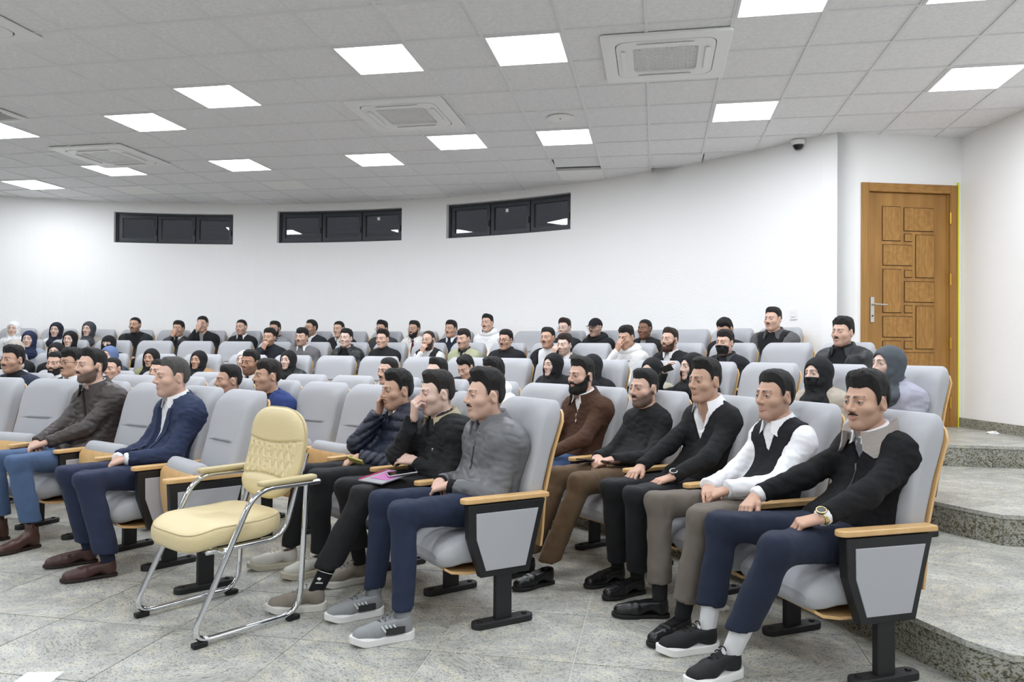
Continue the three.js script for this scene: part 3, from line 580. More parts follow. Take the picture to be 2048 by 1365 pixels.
class Caps {                                                  // tapered capsules joined with a smooth minimum
  constructor(k) { this.k = k; this.d = []; }
  add(a, b, ra, rb = ra) { const d = [b[0] - a[0], b[1] - a[1], b[2] - a[2]], l = d[0] * d[0] + d[1] * d[1] + d[2] * d[2]; this.d.push([a[0], a[1], a[2], d[0], d[1], d[2], l > 1e-9 ? 1 / l : 0, ra, rb - ra]); return this; }
  at(x, y, z) {
    let r = 1e3; const k = this.k;
    for (const c of this.d) {
      const px = x - c[0], py = y - c[1], pz = z - c[2]; let t = (px * c[3] + py * c[4] + pz * c[5]) * c[6]; t = t < 0 ? 0 : t > 1 ? 1 : t;
      const qx = px - c[3] * t, qy = py - c[4] * t, qz = pz - c[5] * t, d = Math.sqrt(qx * qx + qy * qy + qz * qz) - c[7] - c[8] * t;
      const h = k - Math.abs(r - d); r = Math.min(r, d); if (h > 0) r -= h * h / (4 * k);
    }
    return r;
  }
  box(m) { const lo = [1e9, 1e9, 1e9], hi = [-1e9, -1e9, -1e9]; for (const c of this.d) for (let a = 0; a < 3; a++) { const R = Math.max(c[7], c[7] + c[8]) + m; for (const v of [c[a], c[a] + c[a + 3]]) { lo[a] = Math.min(lo[a], v - R); hi[a] = Math.max(hi[a], v + R); } } return [lo, hi]; }
}
const ell = (x, y, z, cx, cy, cz, rx, ry, rz) => { const a = (x - cx) / rx, b = (y - cy) / ry, c = (z - cz) / rz, k0 = Math.sqrt(a * a + b * b + c * c), k1 = Math.sqrt((a / rx) ** 2 + (b / ry) ** 2 + (c / rz) ** 2); return k1 < 1e-6 ? -Math.min(rx, ry, rz) : k0 * (k0 - 1) / k1; };
const seg = (x, y, z, ax, ay, az, bx, by, bz, ra, rb) => { const dx = bx - ax, dy = by - ay, dz = bz - az, px = x - ax, py = y - ay, pz = z - az; let t = (px * dx + py * dy + pz * dz) / (dx * dx + dy * dy + dz * dz); t = t < 0 ? 0 : t > 1 ? 1 : t; return Math.hypot(px - dx * t, py - dy * t, pz - dz * t) - ra - (rb - ra) * t; };

// ---- head: origin in the middle of the head, y up, z out of the face, 23 cm tall
function headSDF(o) {
  const fw = o.fw || 1, jaw = o.jaw || 1, nl = o.nose || 1, full = o.full || 0;
  return (x0, y, z) => {
    const x = Math.abs(x0), X = x / fw;
    let d = ell(x, y, z, 0, .028, -.014, .0755, .088, .095);
    d = smin(d, ell(X, y, z, 0, -.028, .022, .0565 + full, .086, .068), .03);
    d = smin(d, seg(X, y, z, .042, -.052, -.006, .012, -.092 * jaw, .056, .0195 + full, .0185), .03);
    d = smin(d, seg(x, y, z, 0, -.094 * jaw, .062, .008, -.094 * jaw, .062, .017, .017), .02);
    d = smin(d, ell(X, y, z, .043, -.018, .05, .022, .02, .024), .022);
    d = smin(d, seg(x, y, z, .012, .027, .083, .038, .03, .07, .0105, .009), .016);
    d = smax(d, -ell(x, y, z, .031, .008, .098, .02, .0135, .019), .014);
    d = smin(d, Math.hypot(x - .0315, y - .009, z - .0735) - .0132, .004);
    d = smin(d, seg(x, y, z, 0, .02, .0865, 0, -.02, .1065 * nl, .0078, .0115), .01);
    d = smin(d, Math.hypot(x - .0115, y + .0255, z - .0945) - .0088, .008);
    d = smin(d, seg(x, y, z, 0, -.0515, .0885, .02, -.0555, .0795, .0066, .003), .006);
    d = smin(d, seg(x, y, z, 0, -.0625, .087, .0165, -.0595, .0795, .0075, .0035), .006);
    d = smax(d, -seg(x, y, z, 0, -.0572, .0965, .022, -.0575, .086, .0016, .001), .003);
    // ear: a tilted disc with a hollow
    const ez = z + .014 - (y - .0) * .25, ea = ell(x, y, ez, .077, .0, 0, .011, .033, .02), hollow = ell(x, y, ez, .089, .003, .004, .009, .02, .0105);
    d = smin(d, smax(ea, -hollow, .006), .008);
    return smin(d, seg(x, y, z, 0, -.05, -.028, 0, -.15, -.045, .053, .055), .025);
  };
}
const lin = hex => { const c = new THREE.Color(hex); return [c.r, c.g, c.b]; };
const mix3 = (a, b, t) => [lerp(a[0], b[0], t), lerp(a[1], b[1], t), lerp(a[2], b[2], t)];
function headColor(o) {
  const skin = lin(o.skin), brow = lin(o.browColor || 0x1c1512), lip = mix3(skin, [.42, .12, .11], o.lip || .42), dark = mix3(skin, lin(o.beardColor || 0x1d1613), o.stubble || 0);
  return (x0, y, z) => {
    const x = Math.abs(x0); let c = skin;
    if (o.stubble && z > -.012) {
      const line = z > .05 ? -.034 : lerp(.01, -.034, clamp((z + .01) / .06, 0, 1));
      const cheek = ell(x, y, z, .036, -.022, .075, .026, .024, .04), m = sstep(line + .012, line - .02, y) * sstep(-.02, .014, cheek) * sstep(-.128, -.108, y);
      c = mix3(c, dark, m);
    }
    if (o.fade && z < .036) { const ez = z + .014 - y * .25, ear = ell(x, y, ez, .077, 0, 0, .013, .036, .023); if (ear > .0) c = mix3(c, brow, o.fade * sstep(.034, .02, z) * sstep(-.008, .026, y + (z < -.03 ? .075 * sstep(-.03, -.06, z) : 0)) * sstep(0, .006, ear)); }
    const lp = Math.min(seg(x, y, z, 0, -.0515, .0885, .02, -.0555, .0795, .0066, .003), seg(x, y, z, 0, -.0625, .087, .0165, -.0595, .0795, .0075, .0035));
    if (lp < .003 && z > .07) c = mix3(lip, c, sstep(0, .003, lp));
    const bd = seg(x, y, z, .013, .0315, .09, .045, .0335, .07, .0042, .0022);
    if (bd < .005) c = mix3(brow, c, .12 + .88 * sstep(.0, .005, bd));
    const ex = x - .0315, ey = y - .009, er = Math.hypot(ex, ey, z - .0735);
    if (er < .0162 && z > .0735) {
      const open = .0043 * (1 - (ex / .0135) ** 2) * (o.eyes || 1);
      if (Math.abs(ey) < open) { c = [.5, .47, .45]; if (Math.hypot(ex + (o.gaze || 0) * Math.sign(x0), ey) < .0062) c = [.035, .022, .015]; }
      else if (ey > 0 && ey < open + .0028) c = mix3(brow, c, .25); else if (Math.abs(ey) < open + .002) c = mix3(brow, c, .65);
    }
    return c;
  };
}
// ---- hair, scarves, masks, beards follow the head surface
function hairSDF(o) {
  const top = o.top ?? .026, side = (o.side ?? .007) * .75, front = o.front ?? .006, hl = (o.hairline ?? .066) + .01, amp = o.curl ?? .003, fr = o.freq ?? 40, sb = o.sideburn ?? .006, nape = o.nape ?? -.07, fringe = o.fringe ?? 0, sweepX = o.part ?? 0;
  return (x, y, z) => {
    const ax = Math.abs(x), d = ell(x, y, z, 0, .028, -.014, .0765, .089, .096), ny = (y - .02) / (Math.hypot(x, y - .02, z + .014) + 1e-6), up = sstep(.25, .95, ny), fz = sstep(-.01, .075, z);
    let th = side + (top - side) * up + front * fz * up * (1 - sweepX * x * 9);
    th += amp * (N3(x * fr, y * fr * .6, z * fr) + .6 * N3(x * fr * 2.3, y * fr * 1.2, z * fr * 2.3)) * (.45 + .55 * up);
    let yb;
    const f = hl - fringe * (1 - sstep(.02, .055, ax)) + .012 * sstep(.03, .055, ax) * (fringe ? 0 : 1) + .004 * N3(x * 90, 3, z * 30);
    if (z > .048) yb = f; else if (z > .022) yb = lerp(.04, f, (z - .022) / .026); else if (z > .006) yb = lerp(sb, .04, sstep(.014, .024, z)); else if (z > -.04) yb = .034 - (z < 0 ? 0 : (z / .006) * (.034 - sb)); else yb = lerp(.034, nape, sstep(-.04, -.062, z));
    th *= .1 + .9 * Math.pow(clamp((y - yb) / .052, 0, 1), .85);
    return smax(d - th, (yb - y) * .75, .005);
  };
}
const scarfFace = (x, y, z, w, h) => { const a = x / w, b = (y + .018) / h; return (Math.sqrt(a * a + b * b) - 1) * Math.min(w, h) * .9; };
function scarfSDF(o) {                                        // hijab: wraps the head, closes under the chin and falls on chest and shoulders
  const w = o.fw2 ?? .057, h = o.fh ?? .085, niqab = o.niqab;
  return (x, y, z) => {
    let d = ell(x, y, z, 0, .022, -.018, .093, .108, .112);
    d = smin(d, ell(x, y, z, 0, -.045, .012, .082, .085, .086), .03);
    d = smin(d, seg(x, y, z, 0, -.07, -.005, 0, -.19, -.02, .075, .105), .05);
    d = smin(d, ell(x, y, z, 0, -.2, .03, .12, .07, .1), .05);
    d += .0035 * Math.sin((y + x * .7 + z * .9) * 95 + 2 * N3(x * 14, y * 14, z * 14)) * sstep(.03, -.12, y) + .003 * N3(x * 26, y * 26, z * 26);
    if (niqab) return smax(d, -Math.max(Math.abs(x) - .055, Math.abs(y - .012) - .014, .03 - z), .006);
    return smax(d, -Math.max(scarfFace(x, y, z, w, h), .02 - z), .008);
  };
}
function maskSDF(H) { return (x, y, z) => { const d = Math.min(H(x, y, z) - .006, ell(x, y, z, 0, -.05, .062, .05, .05, .045)); const r = Math.max(y + .012 + Math.abs(x) * .12, -.105 - y, Math.abs(x) - .066, .018 - z); return smax(d, r, .006); }; }
function beardSDF(H, t) {
  return (x, y, z) => {
    const ax = Math.abs(x), line = z > .055 ? -.036 : lerp(.018, -.03, sstep(.005, .055, z));
    const cheek = ell(ax, y, z, .036, -.018, .072, .027, .027, .04), lips = ell(x, y, z, 0, -.0575, .09, .024, .0115, .03);
    const d = H(x, y, z) - t * (.75 + .5 * sstep(-.05, -.1, y)) + .0025 * N3(x * 120, y * 70, z * 120);
    return smax(smax(d, Math.max(y - line, -.125 - y, .0 - z), .006), Math.max(-cheek, -lips), .006);
  };
}
function moustacheSDF() { return (x, y, z) => { const a = Math.abs(x); return seg(a, y, z, .003, -.0405, .0965, .025, -.0475, .082, .0054, .0028) + .001 * N3(x * 200, y * 90, z * 90); }; }

// ---- hands: right hand, wrist at the origin, fingers along +z, back of the hand +y, thumb on +x
const handCache = new Map();
function handGeo(curl, spread, h) {
  const key = [curl, spread, h].join(); if (handCache.has(key)) return handCache.get(key);
  const P = new Caps(.016), F = [];
  const fx = [-.032, -.011, .0105, .031], L = [[.034, .021, .018], [.042, .027, .02], [.046, .03, .021], [.042, .026, .02]];
  fx.forEach((x, k) => P.add([x * .55, 0, -.005], [x, .003 - Math.abs(x) * .1, .083 - (k === 0 ? .008 : 0)], .0135, .0108));
  fx.forEach((x, k) => {
    const c = new Caps(.004); let p = [x, .003 - Math.abs(x) * .1, .083 - (k === 0 ? .008 : 0)], a = 0; const yaw = (k - 1.5) * spread;
    [curl * .75, curl * 1.0, curl * .65].forEach((t, j) => { a += t + (k - 1.5) * .03; const l = L[k][j], q = [p[0] + Math.sin(yaw) * Math.cos(a) * l, p[1] - Math.sin(a) * l, p[2] + Math.cos(yaw) * Math.cos(a) * l]; c.add(p, q, .0097 - j * .0008 - (k ? 0 : .001), .0089 - j * .0008 - (k ? 0 : .001)); p = q; });
    F.push(c);
  });
  const T = new Caps(.01).add([.014, -.006, .012], [.04, -.014, .045], .0145, .0115).add([.04, -.014, .045], [.05 - curl * .008, -.022 - curl * .008, .074], .0108, .0098).add([.05 - curl * .008, -.022 - curl * .008, .074], [.05 - curl * .018, -.03 - curl * .01, .097], .0098, .0078);
  const W = new Caps(.02).add([0, 0, -.006], [0, 0, .004], .02, .0225);
  const f = (x, y, z) => { let d = smin(P.at(x, y, z), smin(T.at(x, y, z), W.at(x * .9, y * 1.25, z), .012), .01); for (const c of F) d = smin(d, c.at(x, y, z), .005); return d; };
  const g = netMesh(f, [-.06, -.11, -.04], [.085, .035, .2], h); handCache.set(key, g); return g;
}
// ---- shoes: toe towards +z, sole on y = 0, ankle above the origin
const shoeCache = new Map();
function shoeGeo(kind, cell) {
  const key = kind + cell; if (shoeCache.has(key)) return shoeCache.get(key);
  const sneaker = kind === 'sneaker', st = sneaker ? .032 : .018;
  const out = new THREE.Shape(); out.moveTo(-.034, -.075); out.bezierCurveTo(-.03, -.105, .03, -.105, .034, -.075); out.bezierCurveTo(.038, -.02, .034, .03, .045, .09); out.bezierCurveTo(.052, .15, .03, .195, .004, .197); out.bezierCurveTo(-.035, .195, -.05, .15, -.045, .09); out.bezierCurveTo(-.036, .03, -.038, -.02, -.034, -.075);
  const sole = new THREE.ExtrudeGeometry(out, { depth: st - .008, bevelEnabled: true, bevelSize: .004, bevelThickness: .004, bevelSegments: 2, curveSegments: 10 }); sole.rotateX(Math.PI / 2); sole.applyMatrix4(new THREE.Matrix4().makeTranslation(0, st - .004, 0));
  const sp = sole.attributes.position, sk2 = sneaker ? .93 : .88; for (let i = 0; i < sp.count; i++) { const z = sp.getZ(i), y = sp.getY(i); sp.setX(i, sp.getX(i) * sk2); sp.setZ(i, .03 + (z - .03) * (sneaker ? .98 : .95)); sp.setY(i, y + (sneaker ? .018 * sstep(.13, .2, z) * 1 + .01 * sstep(-.04, -.1, z) * (y > .015 ? 1 : 0) : .008 * sstep(.14, .2, z)) + (kind !== 'sneaker' && y < .01 && z > -.03 && z < .06 ? .005 : 0)); }
  sole.computeVertexNormals();
  const C = new Caps(.03).add([0, st + .012, .15], [0, st + .018, .09], .033, .04).add([0, st + .025, .06], [0, st + .05, .0], .038, .037).add([0, st + .02, -.05], [0, st + .045, -.045], .036, .034);
  const top = kind === 'boot' ? .17 : sneaker ? .1 : .082; if (kind === 'boot') C.add([0, .08, -.04], [0, .19, -.035], .036, .042); else C.add([0, st + .045, -.045], [0, st + .07, -.045], .034, .035);
  const f = (x, y, z) => { let d = smax(C.at(x * (z > .1 ? 1 : 1.02), y, z), st - .004 - y, .006); const slope = kind === 'boot' ? y - top : y - top - .012 * sstep(.0, -.1, z) * (sneaker ? 1.5 : 1) + (z > .0 ? (z) * .1 : 0); d = smax(d, slope, .006); if (kind === 'dress') d += .0012 * Math.sin(z * 160) * sstep(.03, .07, z) * sstep(.13, .09, z); return smax(d, -seg(x, y, z, 0, top - .015, -.04, 0, top + .1, -.035, kind === 'boot' ? .036 : .028, .04), .006); };
  const upper = netMesh(f, [-.06, st - .012, -.105], [.06, .2, .21], cell);
  const lace = []; if (sneaker) for (let k = 0; k < 5; k++) { const z = .085 - k * .021, y = st + .052 + k * .0105; lace.push(clean(pipe([[-.02, y - .008, z], [-.006, y + .004, z + .004], [.006, y + .004, z - .004], [.02, y - .008, z]], .0028, .01, 6))); }
  const r = { sole, upper, lace: lace.length ? join(lace) : null }; shoeCache.set(key, r); return r;
}
// ---- shirt collar: a folded band round the neck, open in front
function collarGeo(r, h, gap, point, th = .004) {
  const prof = [[r - .003, -.012], [r - .005, h * .5], [r - .002, h], [r + .004, h + .003], [r + .012, h * .55], [r + .022, -.002]], n = 36, rings = [];
  for (let k = 0; k <= n; k++) {
    const u = k / n * 2 - 1, a = u * (Math.PI - gap), e = sstep(.72, 1, Math.abs(u)), R = [];
    const P = prof.map(([q, y], j) => { const au = Math.abs(u), dn = j >= 4 ? point * sstep(.55, .86, au) * (1 - .8 * sstep(.88, 1, au)) * (j - 3) / 2 : 0; return [q + dn * .45, y - .018 * (1 + Math.cos(a)) * 0 - dn - .012 * sstep(.4, 1, Math.abs(u))]; });
    const pts = [...P, ...P.slice().reverse().map(([q, y], j) => [q + (j < 3 ? th : -th), y + (j === 2 ? th : 0)])];
    for (const [q, y] of pts) R.push([Math.sin(a + Math.PI) * q * 1.02, y, Math.cos(a + Math.PI) * q * 1.05]); rings.push(R);
  }
  return toCreasedNormals(loft(rings), 1.1);
}
// ---------------------------------------------------------------- a seated person in the frame of the chair
const matCache = new Map();
function cloth(hex, kind = 'cloth') {
  const key = hex + kind; if (matCache.has(key)) return matCache.get(key);
  const m = kind === 'leather' ? std(hex, .46, { bumpMap: rep(leatherBump, 9, 9), bumpScale: .0003 }) : kind === 'nylon' ? std(hex, .5) : kind === 'knit' ? std(hex, .95, { bumpMap: rep(ribBump, 26, 6), bumpScale: .0008 }) : kind === 'fleece' ? std(hex, 1, { bumpMap: rep(leatherBump, 10, 10), bumpScale: .003 }) : std(hex, .88, { bumpMap: rep(weaveBump, 20, 20), bumpScale: .0004 });
  matCache.set(key, m); return m;
}
const skinMat = new THREE.MeshStandardMaterial({ color: 0xffffff, vertexColors: true, roughness: .55 });
const hairMat = hex => { const k = 'hair' + hex; if (!matCache.has(k)) matCache.set(k, std(hex, .7, { bumpMap: rep(leatherBump, 26, 4), bumpScale: .003 })); return matCache.get(k); };
const shoeMat = (hex, r) => { const k = 'shoe' + hex + r; if (!matCache.has(k)) matCache.set(k, std(hex, r)); return matCache.get(k); };
const headCache = new Map();
function cached(key, fn) { if (!headCache.has(key)) headCache.set(key, fn()); return headCache.get(key); }
const v3 = a => V3(a[0], a[1], a[2]), arr = v => [v.x, v.y, v.z];
function ik(a, b, la, lb, hint) {                             // middle joint of a two-bone limb
  const A = v3(a), B = v3(b), d = B.clone().sub(A); let L = d.length(); d.normalize(); const reach = (la + lb) * .995; if (L > reach) { B.copy(A).addScaledVector(d, reach); L = reach; }
  const c = (la * la - lb * lb + L * L) / (2 * L), s = Math.sqrt(Math.max(0, la * la - c * c)), h = v3(hint); h.addScaledVector(d, -h.dot(d)).normalize();
  return [arr(A.clone().addScaledVector(d, c).addScaledVector(h, s)), arr(B)];
}
const LOD = [{ head: .0039, hair: .0043, top: .0092, leg: .014, hand: .0046, neck: .009, body: .04, inner: .011, shoe: .006 }, { head: .0074, hair: .0085, top: .019, leg: .034, hand: .009, neck: .017, body: .05, inner: .021, shoe: .016 }, { head: .0092, hair: .0108, top: .0235, leg: .045, hand: .011, neck: .022, body: .06, inner: .026, shoe: .018 }];
const ARMS = {
  lap: { t: [-.115, .595, .25], f: [.35, -.25, .9], n: [0, -1, -.2], curl: .35 },
  clasp: { t: [-.035, .6, .215], f: [.85, -.12, .4], n: [.15, -.95, -.2], curl: .75 },
  rest: { t: [-.235, .655, .12], f: [.15, -.2, .95], n: [0, -1, 0], curl: .3 },
};
function mirrorArm(a) { return { ...a, t: [-a.t[0], a.t[1], a.t[2]], f: [-a.f[0], a.f[1], a.f[2]], n: [-a.n[0], a.n[1], a.n[2]] }; }
const PEOPLE = [];
function person(s) {
  const q = LOD[s.lod ?? 2], bw = s.bw ?? 1, spot = rowSpot(s.r, s.i);
  const g = thing('person', s.label, 'person', [spot.x, spot.y, spot.z], spot.turn, s.group || 'people seated in the audience');
  PEOPLE.push([s.r + ',' + s.i, s.who]);
  const hd = s.h, px = s.px ?? hd[0] * .5, eul = new THREE.Euler(-(s.pitch ?? .02), s.yaw ?? 0, s.roll ?? 0, 'YXZ'), hs = s.hs ?? 1;
  const HM = new THREE.Matrix4().compose(v3(hd), new THREE.Quaternion().setFromEuler(eul), V3(hs, hs, hs));
  // spine
  const nb = [hd[0] * .9 + px * .1, hd[1] - .148, hd[2] - .04 - (s.bow ?? 0) * .5], pel = [px, .52, s.pz ?? -.03], mid = [lerp(px, nb[0], .4), lerp(.52, nb[1], .45), Math.min(nb[2], -.06) - .035];
  const sp = t => [0, 1, 2].map(k => (1 - t) * (1 - t) * pel[k] + 2 * t * (1 - t) * (mid[k] * 2 - (pel[k] + nb[k]) / 2) + t * t * nb[k]);
  const ty = s.twist ?? 0, ct = Math.cos(ty), st = Math.sin(ty), off = (t, dx, dy, dz) => { const c = sp(t), k = t; return [c[0] + dx * lerp(1, ct, k) + dz * st * k, c[1] + dy, c[2] + dz - dx * st * k]; };
  const T = new Caps(.07), add2 = (t, dx, r, dz = 0) => T.add(off(t, -dx * bw, 0, dz), off(t, dx * bw, 0, dz), r * Math.sqrt(bw));
  add2(.02, .075, .112); add2(.3, .065, .104, .012 + (s.belly ?? 0)); add2(.62, .085, .1, .008); add2(.8, .098, .083);
  const sh = [off(.855, -.15 * bw, s.shrug ?? 0, 0), off(.855, .15 * bw, s.shrug ?? 0, 0)];
  T.add(sh[0], sh[1], .05 * bw); T.add(off(.98, 0, 0, -.005), sh[0], .046, .05); T.add(off(.98, 0, 0, -.005), sh[1], .046, .05);
  // arms
  const arms = [s.armR || ARMS.lap, s.armL || mirrorArm(ARMS.lap)].map((a, k) => {
    const side = k ? 1 : -1, t = a.rel ? [hd[0] + a.rel[0], hd[1] + a.rel[1], hd[2] + a.rel[2]] : [a.t[0] + px, a.t[1], a.t[2]];
    const f = v3(a.f).normalize(), n = v3(a.n); n.addScaledVector(f, -n.dot(f)).normalize();
    let wrist = [t[0] - f.x * .055, t[1] - f.y * .055, t[2] - f.z * .055];
    const [el, w2] = ik(sh[k], wrist, .285 * (s.al ?? 1), .25 * (s.al ?? 1), a.hint || [side * .5, -.85, -.05]); wrist = w2;
    const z = f, y = n.clone().negate(), x = y.clone().cross(z), m = new THREE.Matrix4().makeBasis(x, y, z).setPosition(...wrist);
    if (k) m.multiply(new THREE.Matrix4().makeScale(-1, 1, 1));
    return { el, wrist, m, curl: a.curl ?? .4, spread: a.spread ?? .06, f: arr(f), flip: !!k, hide: a.hide, cuff: a.cuff ?? .0 };
  });
  // legs
  const feet = s.feet || [[-.11, .02, .5, -.12], [.11, .02, .5, .12]];
  const legs = feet.map(([fx, fy, fz, yaw], k) => {
    const side = k ? 1 : -1, hip = [px + side * .085 * bw, .515, (s.pz ?? -.03) + .03], ank = [fx, .095 + fy, fz], kn = s.knees ? s.knees[k] : ik(hip, ank, .43, .415, [side * .12, .75, .65])[0];
    return { hip, ank, kn, yaw, fx, fy, fz };
  });
  // ---- body: one continuous skin (head, neck and hands on finer grids, merged in)
  const sk = lin(s.skin || 0xc99a7c), body = new Caps(.025);
  for (const c of T.d) body.d.push([...c.slice(0, 7), c[7] - .022, c[8]]);
  arms.forEach((a, k) => { body.add(sh[k], a.el, .032, .026); body.add(a.el, a.wrist, .024, .019); });
  for (const l of legs) { body.add(l.hip, l.kn, .06, .03); body.add(l.kn, l.ank, .03, .026); }
  const bb = body.box(.03), ho = { skin: s.skin || 0xc99a7c, fw: s.fw, jaw: s.jaw, nose: s.nose, full: s.full, stubble: s.stubble, lip: s.lip, eyes: s.eyes, browColor: s.hairColor, beardColor: s.hairColor, gaze: s.gaze, fade: s.scarf ? 0 : s.fade ?? .62 }, H = headSDF(ho);
  const flatCol = (gm, c) => { const a = new Float32Array(gm.attributes.position.count * 3); for (let i = 0; i < a.length; i += 3) { a[i] = c[0]; a[i + 1] = c[1]; a[i + 2] = c[2]; } gm.setAttribute('color', new THREE.BufferAttribute(a, 3)); return gm; };
  const hk = ['head', s.fw, s.jaw, s.nose, s.full, q.head].join(), base = cached(hk, () => netMesh(H, [-.1, -.135, -.13], [.1, .135, .125], q.head));
  const head = base.clone(), hc = headColor(ho), hp = head.attributes.position, ca = new Float32Array(hp.count * 3);
  for (let i = 0; i < hp.count; i++) { const c = hc(hp.getX(i), hp.getY(i), hp.getZ(i)); ca[i * 3] = c[0]; ca[i * 3 + 1] = c[1]; ca[i * 3 + 2] = c[2]; }
  head.setAttribute('color', new THREE.BufferAttribute(ca, 3)); head.applyMatrix4(HM);
  const nkA = arr(V3(0, -.06, -.028).applyMatrix4(HM)), nkM = new Caps(.04).add(nkA, [nb[0], nb[1] + .01, nb[2]], .0525 * hs * (s.neck ?? 1), .058 * (s.neck ?? 1)).add([nb[0], nb[1] - .0, nb[2] - .005], [nb[0], nb[1] - .06, nb[2] - .02], .055, .06);
  const nB = nkM.box(.02), pieces = [flatCol(netMesh((x, y, z) => body.at(x, y, z), bb[0], bb[1], q.body), sk), head, flatCol(netMesh((x, y, z) => nkM.at(x, y, z), nB[0], nB[1], q.neck), s.stubble ? mix3(sk, lin(0x6b4a38), .1) : sk)];
  for (const a of arms) if (!a.hide) { const hg = handGeo(a.curl, a.spread, q.hand).clone(); if (s.female) hg.scale(.9, .9, .9); hg.applyMatrix4(a.m); if (a.flip) { const ix = hg.index.array; for (let i = 0; i < ix.length; i += 3) { const t = ix[i]; ix[i] = ix[i + 1]; ix[i + 1] = t; } hg.index = new THREE.BufferAttribute(ix.slice(), 1); } pieces.push(flatCol(hg, mix3(sk, [.5, .2, .15], .08))); }
  part('body', mergeGeometries(pieces), skinMat, g);

  // ---- garments
  const frontZ = y => { const t = clamp((y - .52) / (nb[1] - .52), 0, 1); return sp(t); };
  const folds = (x, y, z, a) => a * (.8 * N3(x * 8 + s.i * 3, y * 13 + s.r, z * 9) + 1.0 * (.2 - Math.abs(N3(x * 13 + y * 9, y * 24 + s.i, z * 15 - y * 6))) + .45 * N3(x * 24, y * 30 + s.i, z * 24));
  function topSDF(o) {
    const k = o.off, A = arms.map((a, n) => { const c = new Caps(.03); const r = o.sleeve ?? 1; c.add(sh[n], a.el, (.047 + k * .6) * r, (.039 + k * .7) * r); c.add(a.el, [lerp(a.el[0], a.wrist[0], 1.02), lerp(a.el[1], a.wrist[1], 1.02), lerp(a.el[2], a.wrist[2], 1.02)], (.039 + k * .7) * r, (.029 + k * .55) * r * (o.cuffR ?? 1)); return c; });
    const hem = o.hem ?? .49, fa = o.fold ?? .006, neckT = o.neckUp ?? 0;
    const NK = neckT ? new Caps(.03).add([nb[0], nb[1] - .03, nb[2]], [lerp(nb[0], nkA[0], neckT), lerp(nb[1], nkA[1], neckT), lerp(nb[2], nkA[2], neckT)], .066, .058 + k * .3) : null;
    return (x, y, z) => {
      let d = T.at(x, y, z) - k; if (o.puff) d -= .012 * Math.abs(Math.sin(y * 48)) ** .6 - .006;
      d = smax(d, hem - y - .25 * Math.max(0, z) * 0, .02);
      if (o.noSleeve) { for (let n = 0; n < 2; n++) { const sx = n ? 1 : -1, c = sh[n]; const e = Math.hypot((y - c[1] + .03) * .85, z - c[2]) - .082, ins = sx * (x - c[0]) + .022; d = smax(d, Math.min(ins, .2) * .9 + (e > 0 ? -e * 1.2 : 0), .012); } }
      else for (let n = 0; n < 2; n++) { let a = A[n].at(x, y, z); if (o.puff) a -= .01 * Math.abs(Math.sin((x * arms[n].f[0] + y * 1.2 + z) * 52)) ** .6 - .004; const w = arms[n].wrist, e = arms[n].el, L = Math.hypot(w[0] - e[0], w[1] - e[1], w[2] - e[2]); const cut = ((x - w[0]) * (w[0] - e[0]) + (y - w[1]) * (w[1] - e[1]) + (z - w[2]) * (w[2] - e[2])) / L - .004 + (o.cuffCut ?? 0); a = smax(a, cut, .008); d = smin(d, a, .026); }
      if (NK) d = smin(d, NK.at(x, y, z), .02);
      d += folds(x, y, z, fa);
      if (o.cut) { const c = frontZ(y), [yv, slope, lapel] = o.cut, w = (y - yv) * slope, ax = Math.abs(x - c[0] - (z - c[2]) * st * .0); if (z > c[2] - .02) { if (lapel && ax < w + lapel && y > yv) d -= .005 * sstep(w + lapel, w + lapel - .006, ax); d = smax(d, Math.min(w - ax, y - yv + .001) > -1 ? Math.min((w - ax) * .95, .08) : -1, .004); } }
      return d;
    };
  }
  const tb = T.box(.07); for (const a of arms) for (const p of [a.el, a.wrist]) for (let k = 0; k < 3; k++) { tb[0][k] = Math.min(tb[0][k], p[k] - .09); tb[1][k] = Math.max(tb[1][k], p[k] + .09); }
  const lod = s.lod ?? 2;
  if (s.inner) part(s.inner.name || 'shirt', netMesh(topSDF({ off: .006, fold: .004, noSleeve: !s.inner.sleeves, hem: .5, sleeve: s.inner.sleeves ? (s.top.noSleeve ? 1.12 : .98) : 1, neckUp: s.inner.neckUp, cuffR: 1.15, ...s.inner }), tb[0], tb[1], q.inner), cloth(s.inner.color, s.inner.mat), g);
  const o = s.top, tm = part(o.name || 'sweater', netMesh(topSDF({ off: .014, ...o }), tb[0], tb[1], q.top), cloth(o.color, o.mat), g);
  const CM = new THREE.Matrix4().compose(V3(lerp(nb[0], nkA[0], .25), nb[1] + .018, lerp(nb[2], nkA[2], .3) + .002), new THREE.Quaternion().setFromEuler(new THREE.Euler(.28 + (s.collarTilt ?? 0), ty * .7, 0)), V3(1, 1, 1));
  if (s.collar) part('shirt_collar', collarGeo(.064 * (s.collar.k ?? 1), s.collar.h ?? .036, s.collar.gap ?? .32, s.collar.point ?? .022).applyMatrix4(CM), cloth(s.collar.color, s.collar.mat), tm);
  if (s.collar2) part('jacket_collar', collarGeo(s.collar2.r ?? .077, s.collar2.h ?? .04, s.collar2.gap ?? .5, s.collar2.point ?? .03, s.collar2.th ?? .006).applyMatrix4(CM.clone().multiply(new THREE.Matrix4().makeTranslation(0, -.012, 0))), cloth(s.collar2.color, s.collar2.mat), tm);
  if (s.neckband) part('neckband', new THREE.TorusGeometry(.066, .009, 8, 32).rotateX(Math.PI / 2).applyMatrix4(CM.clone().multiply(new THREE.Matrix4().makeTranslation(0, -.018, .0))), cloth(s.neckband, 'knit'), tm);
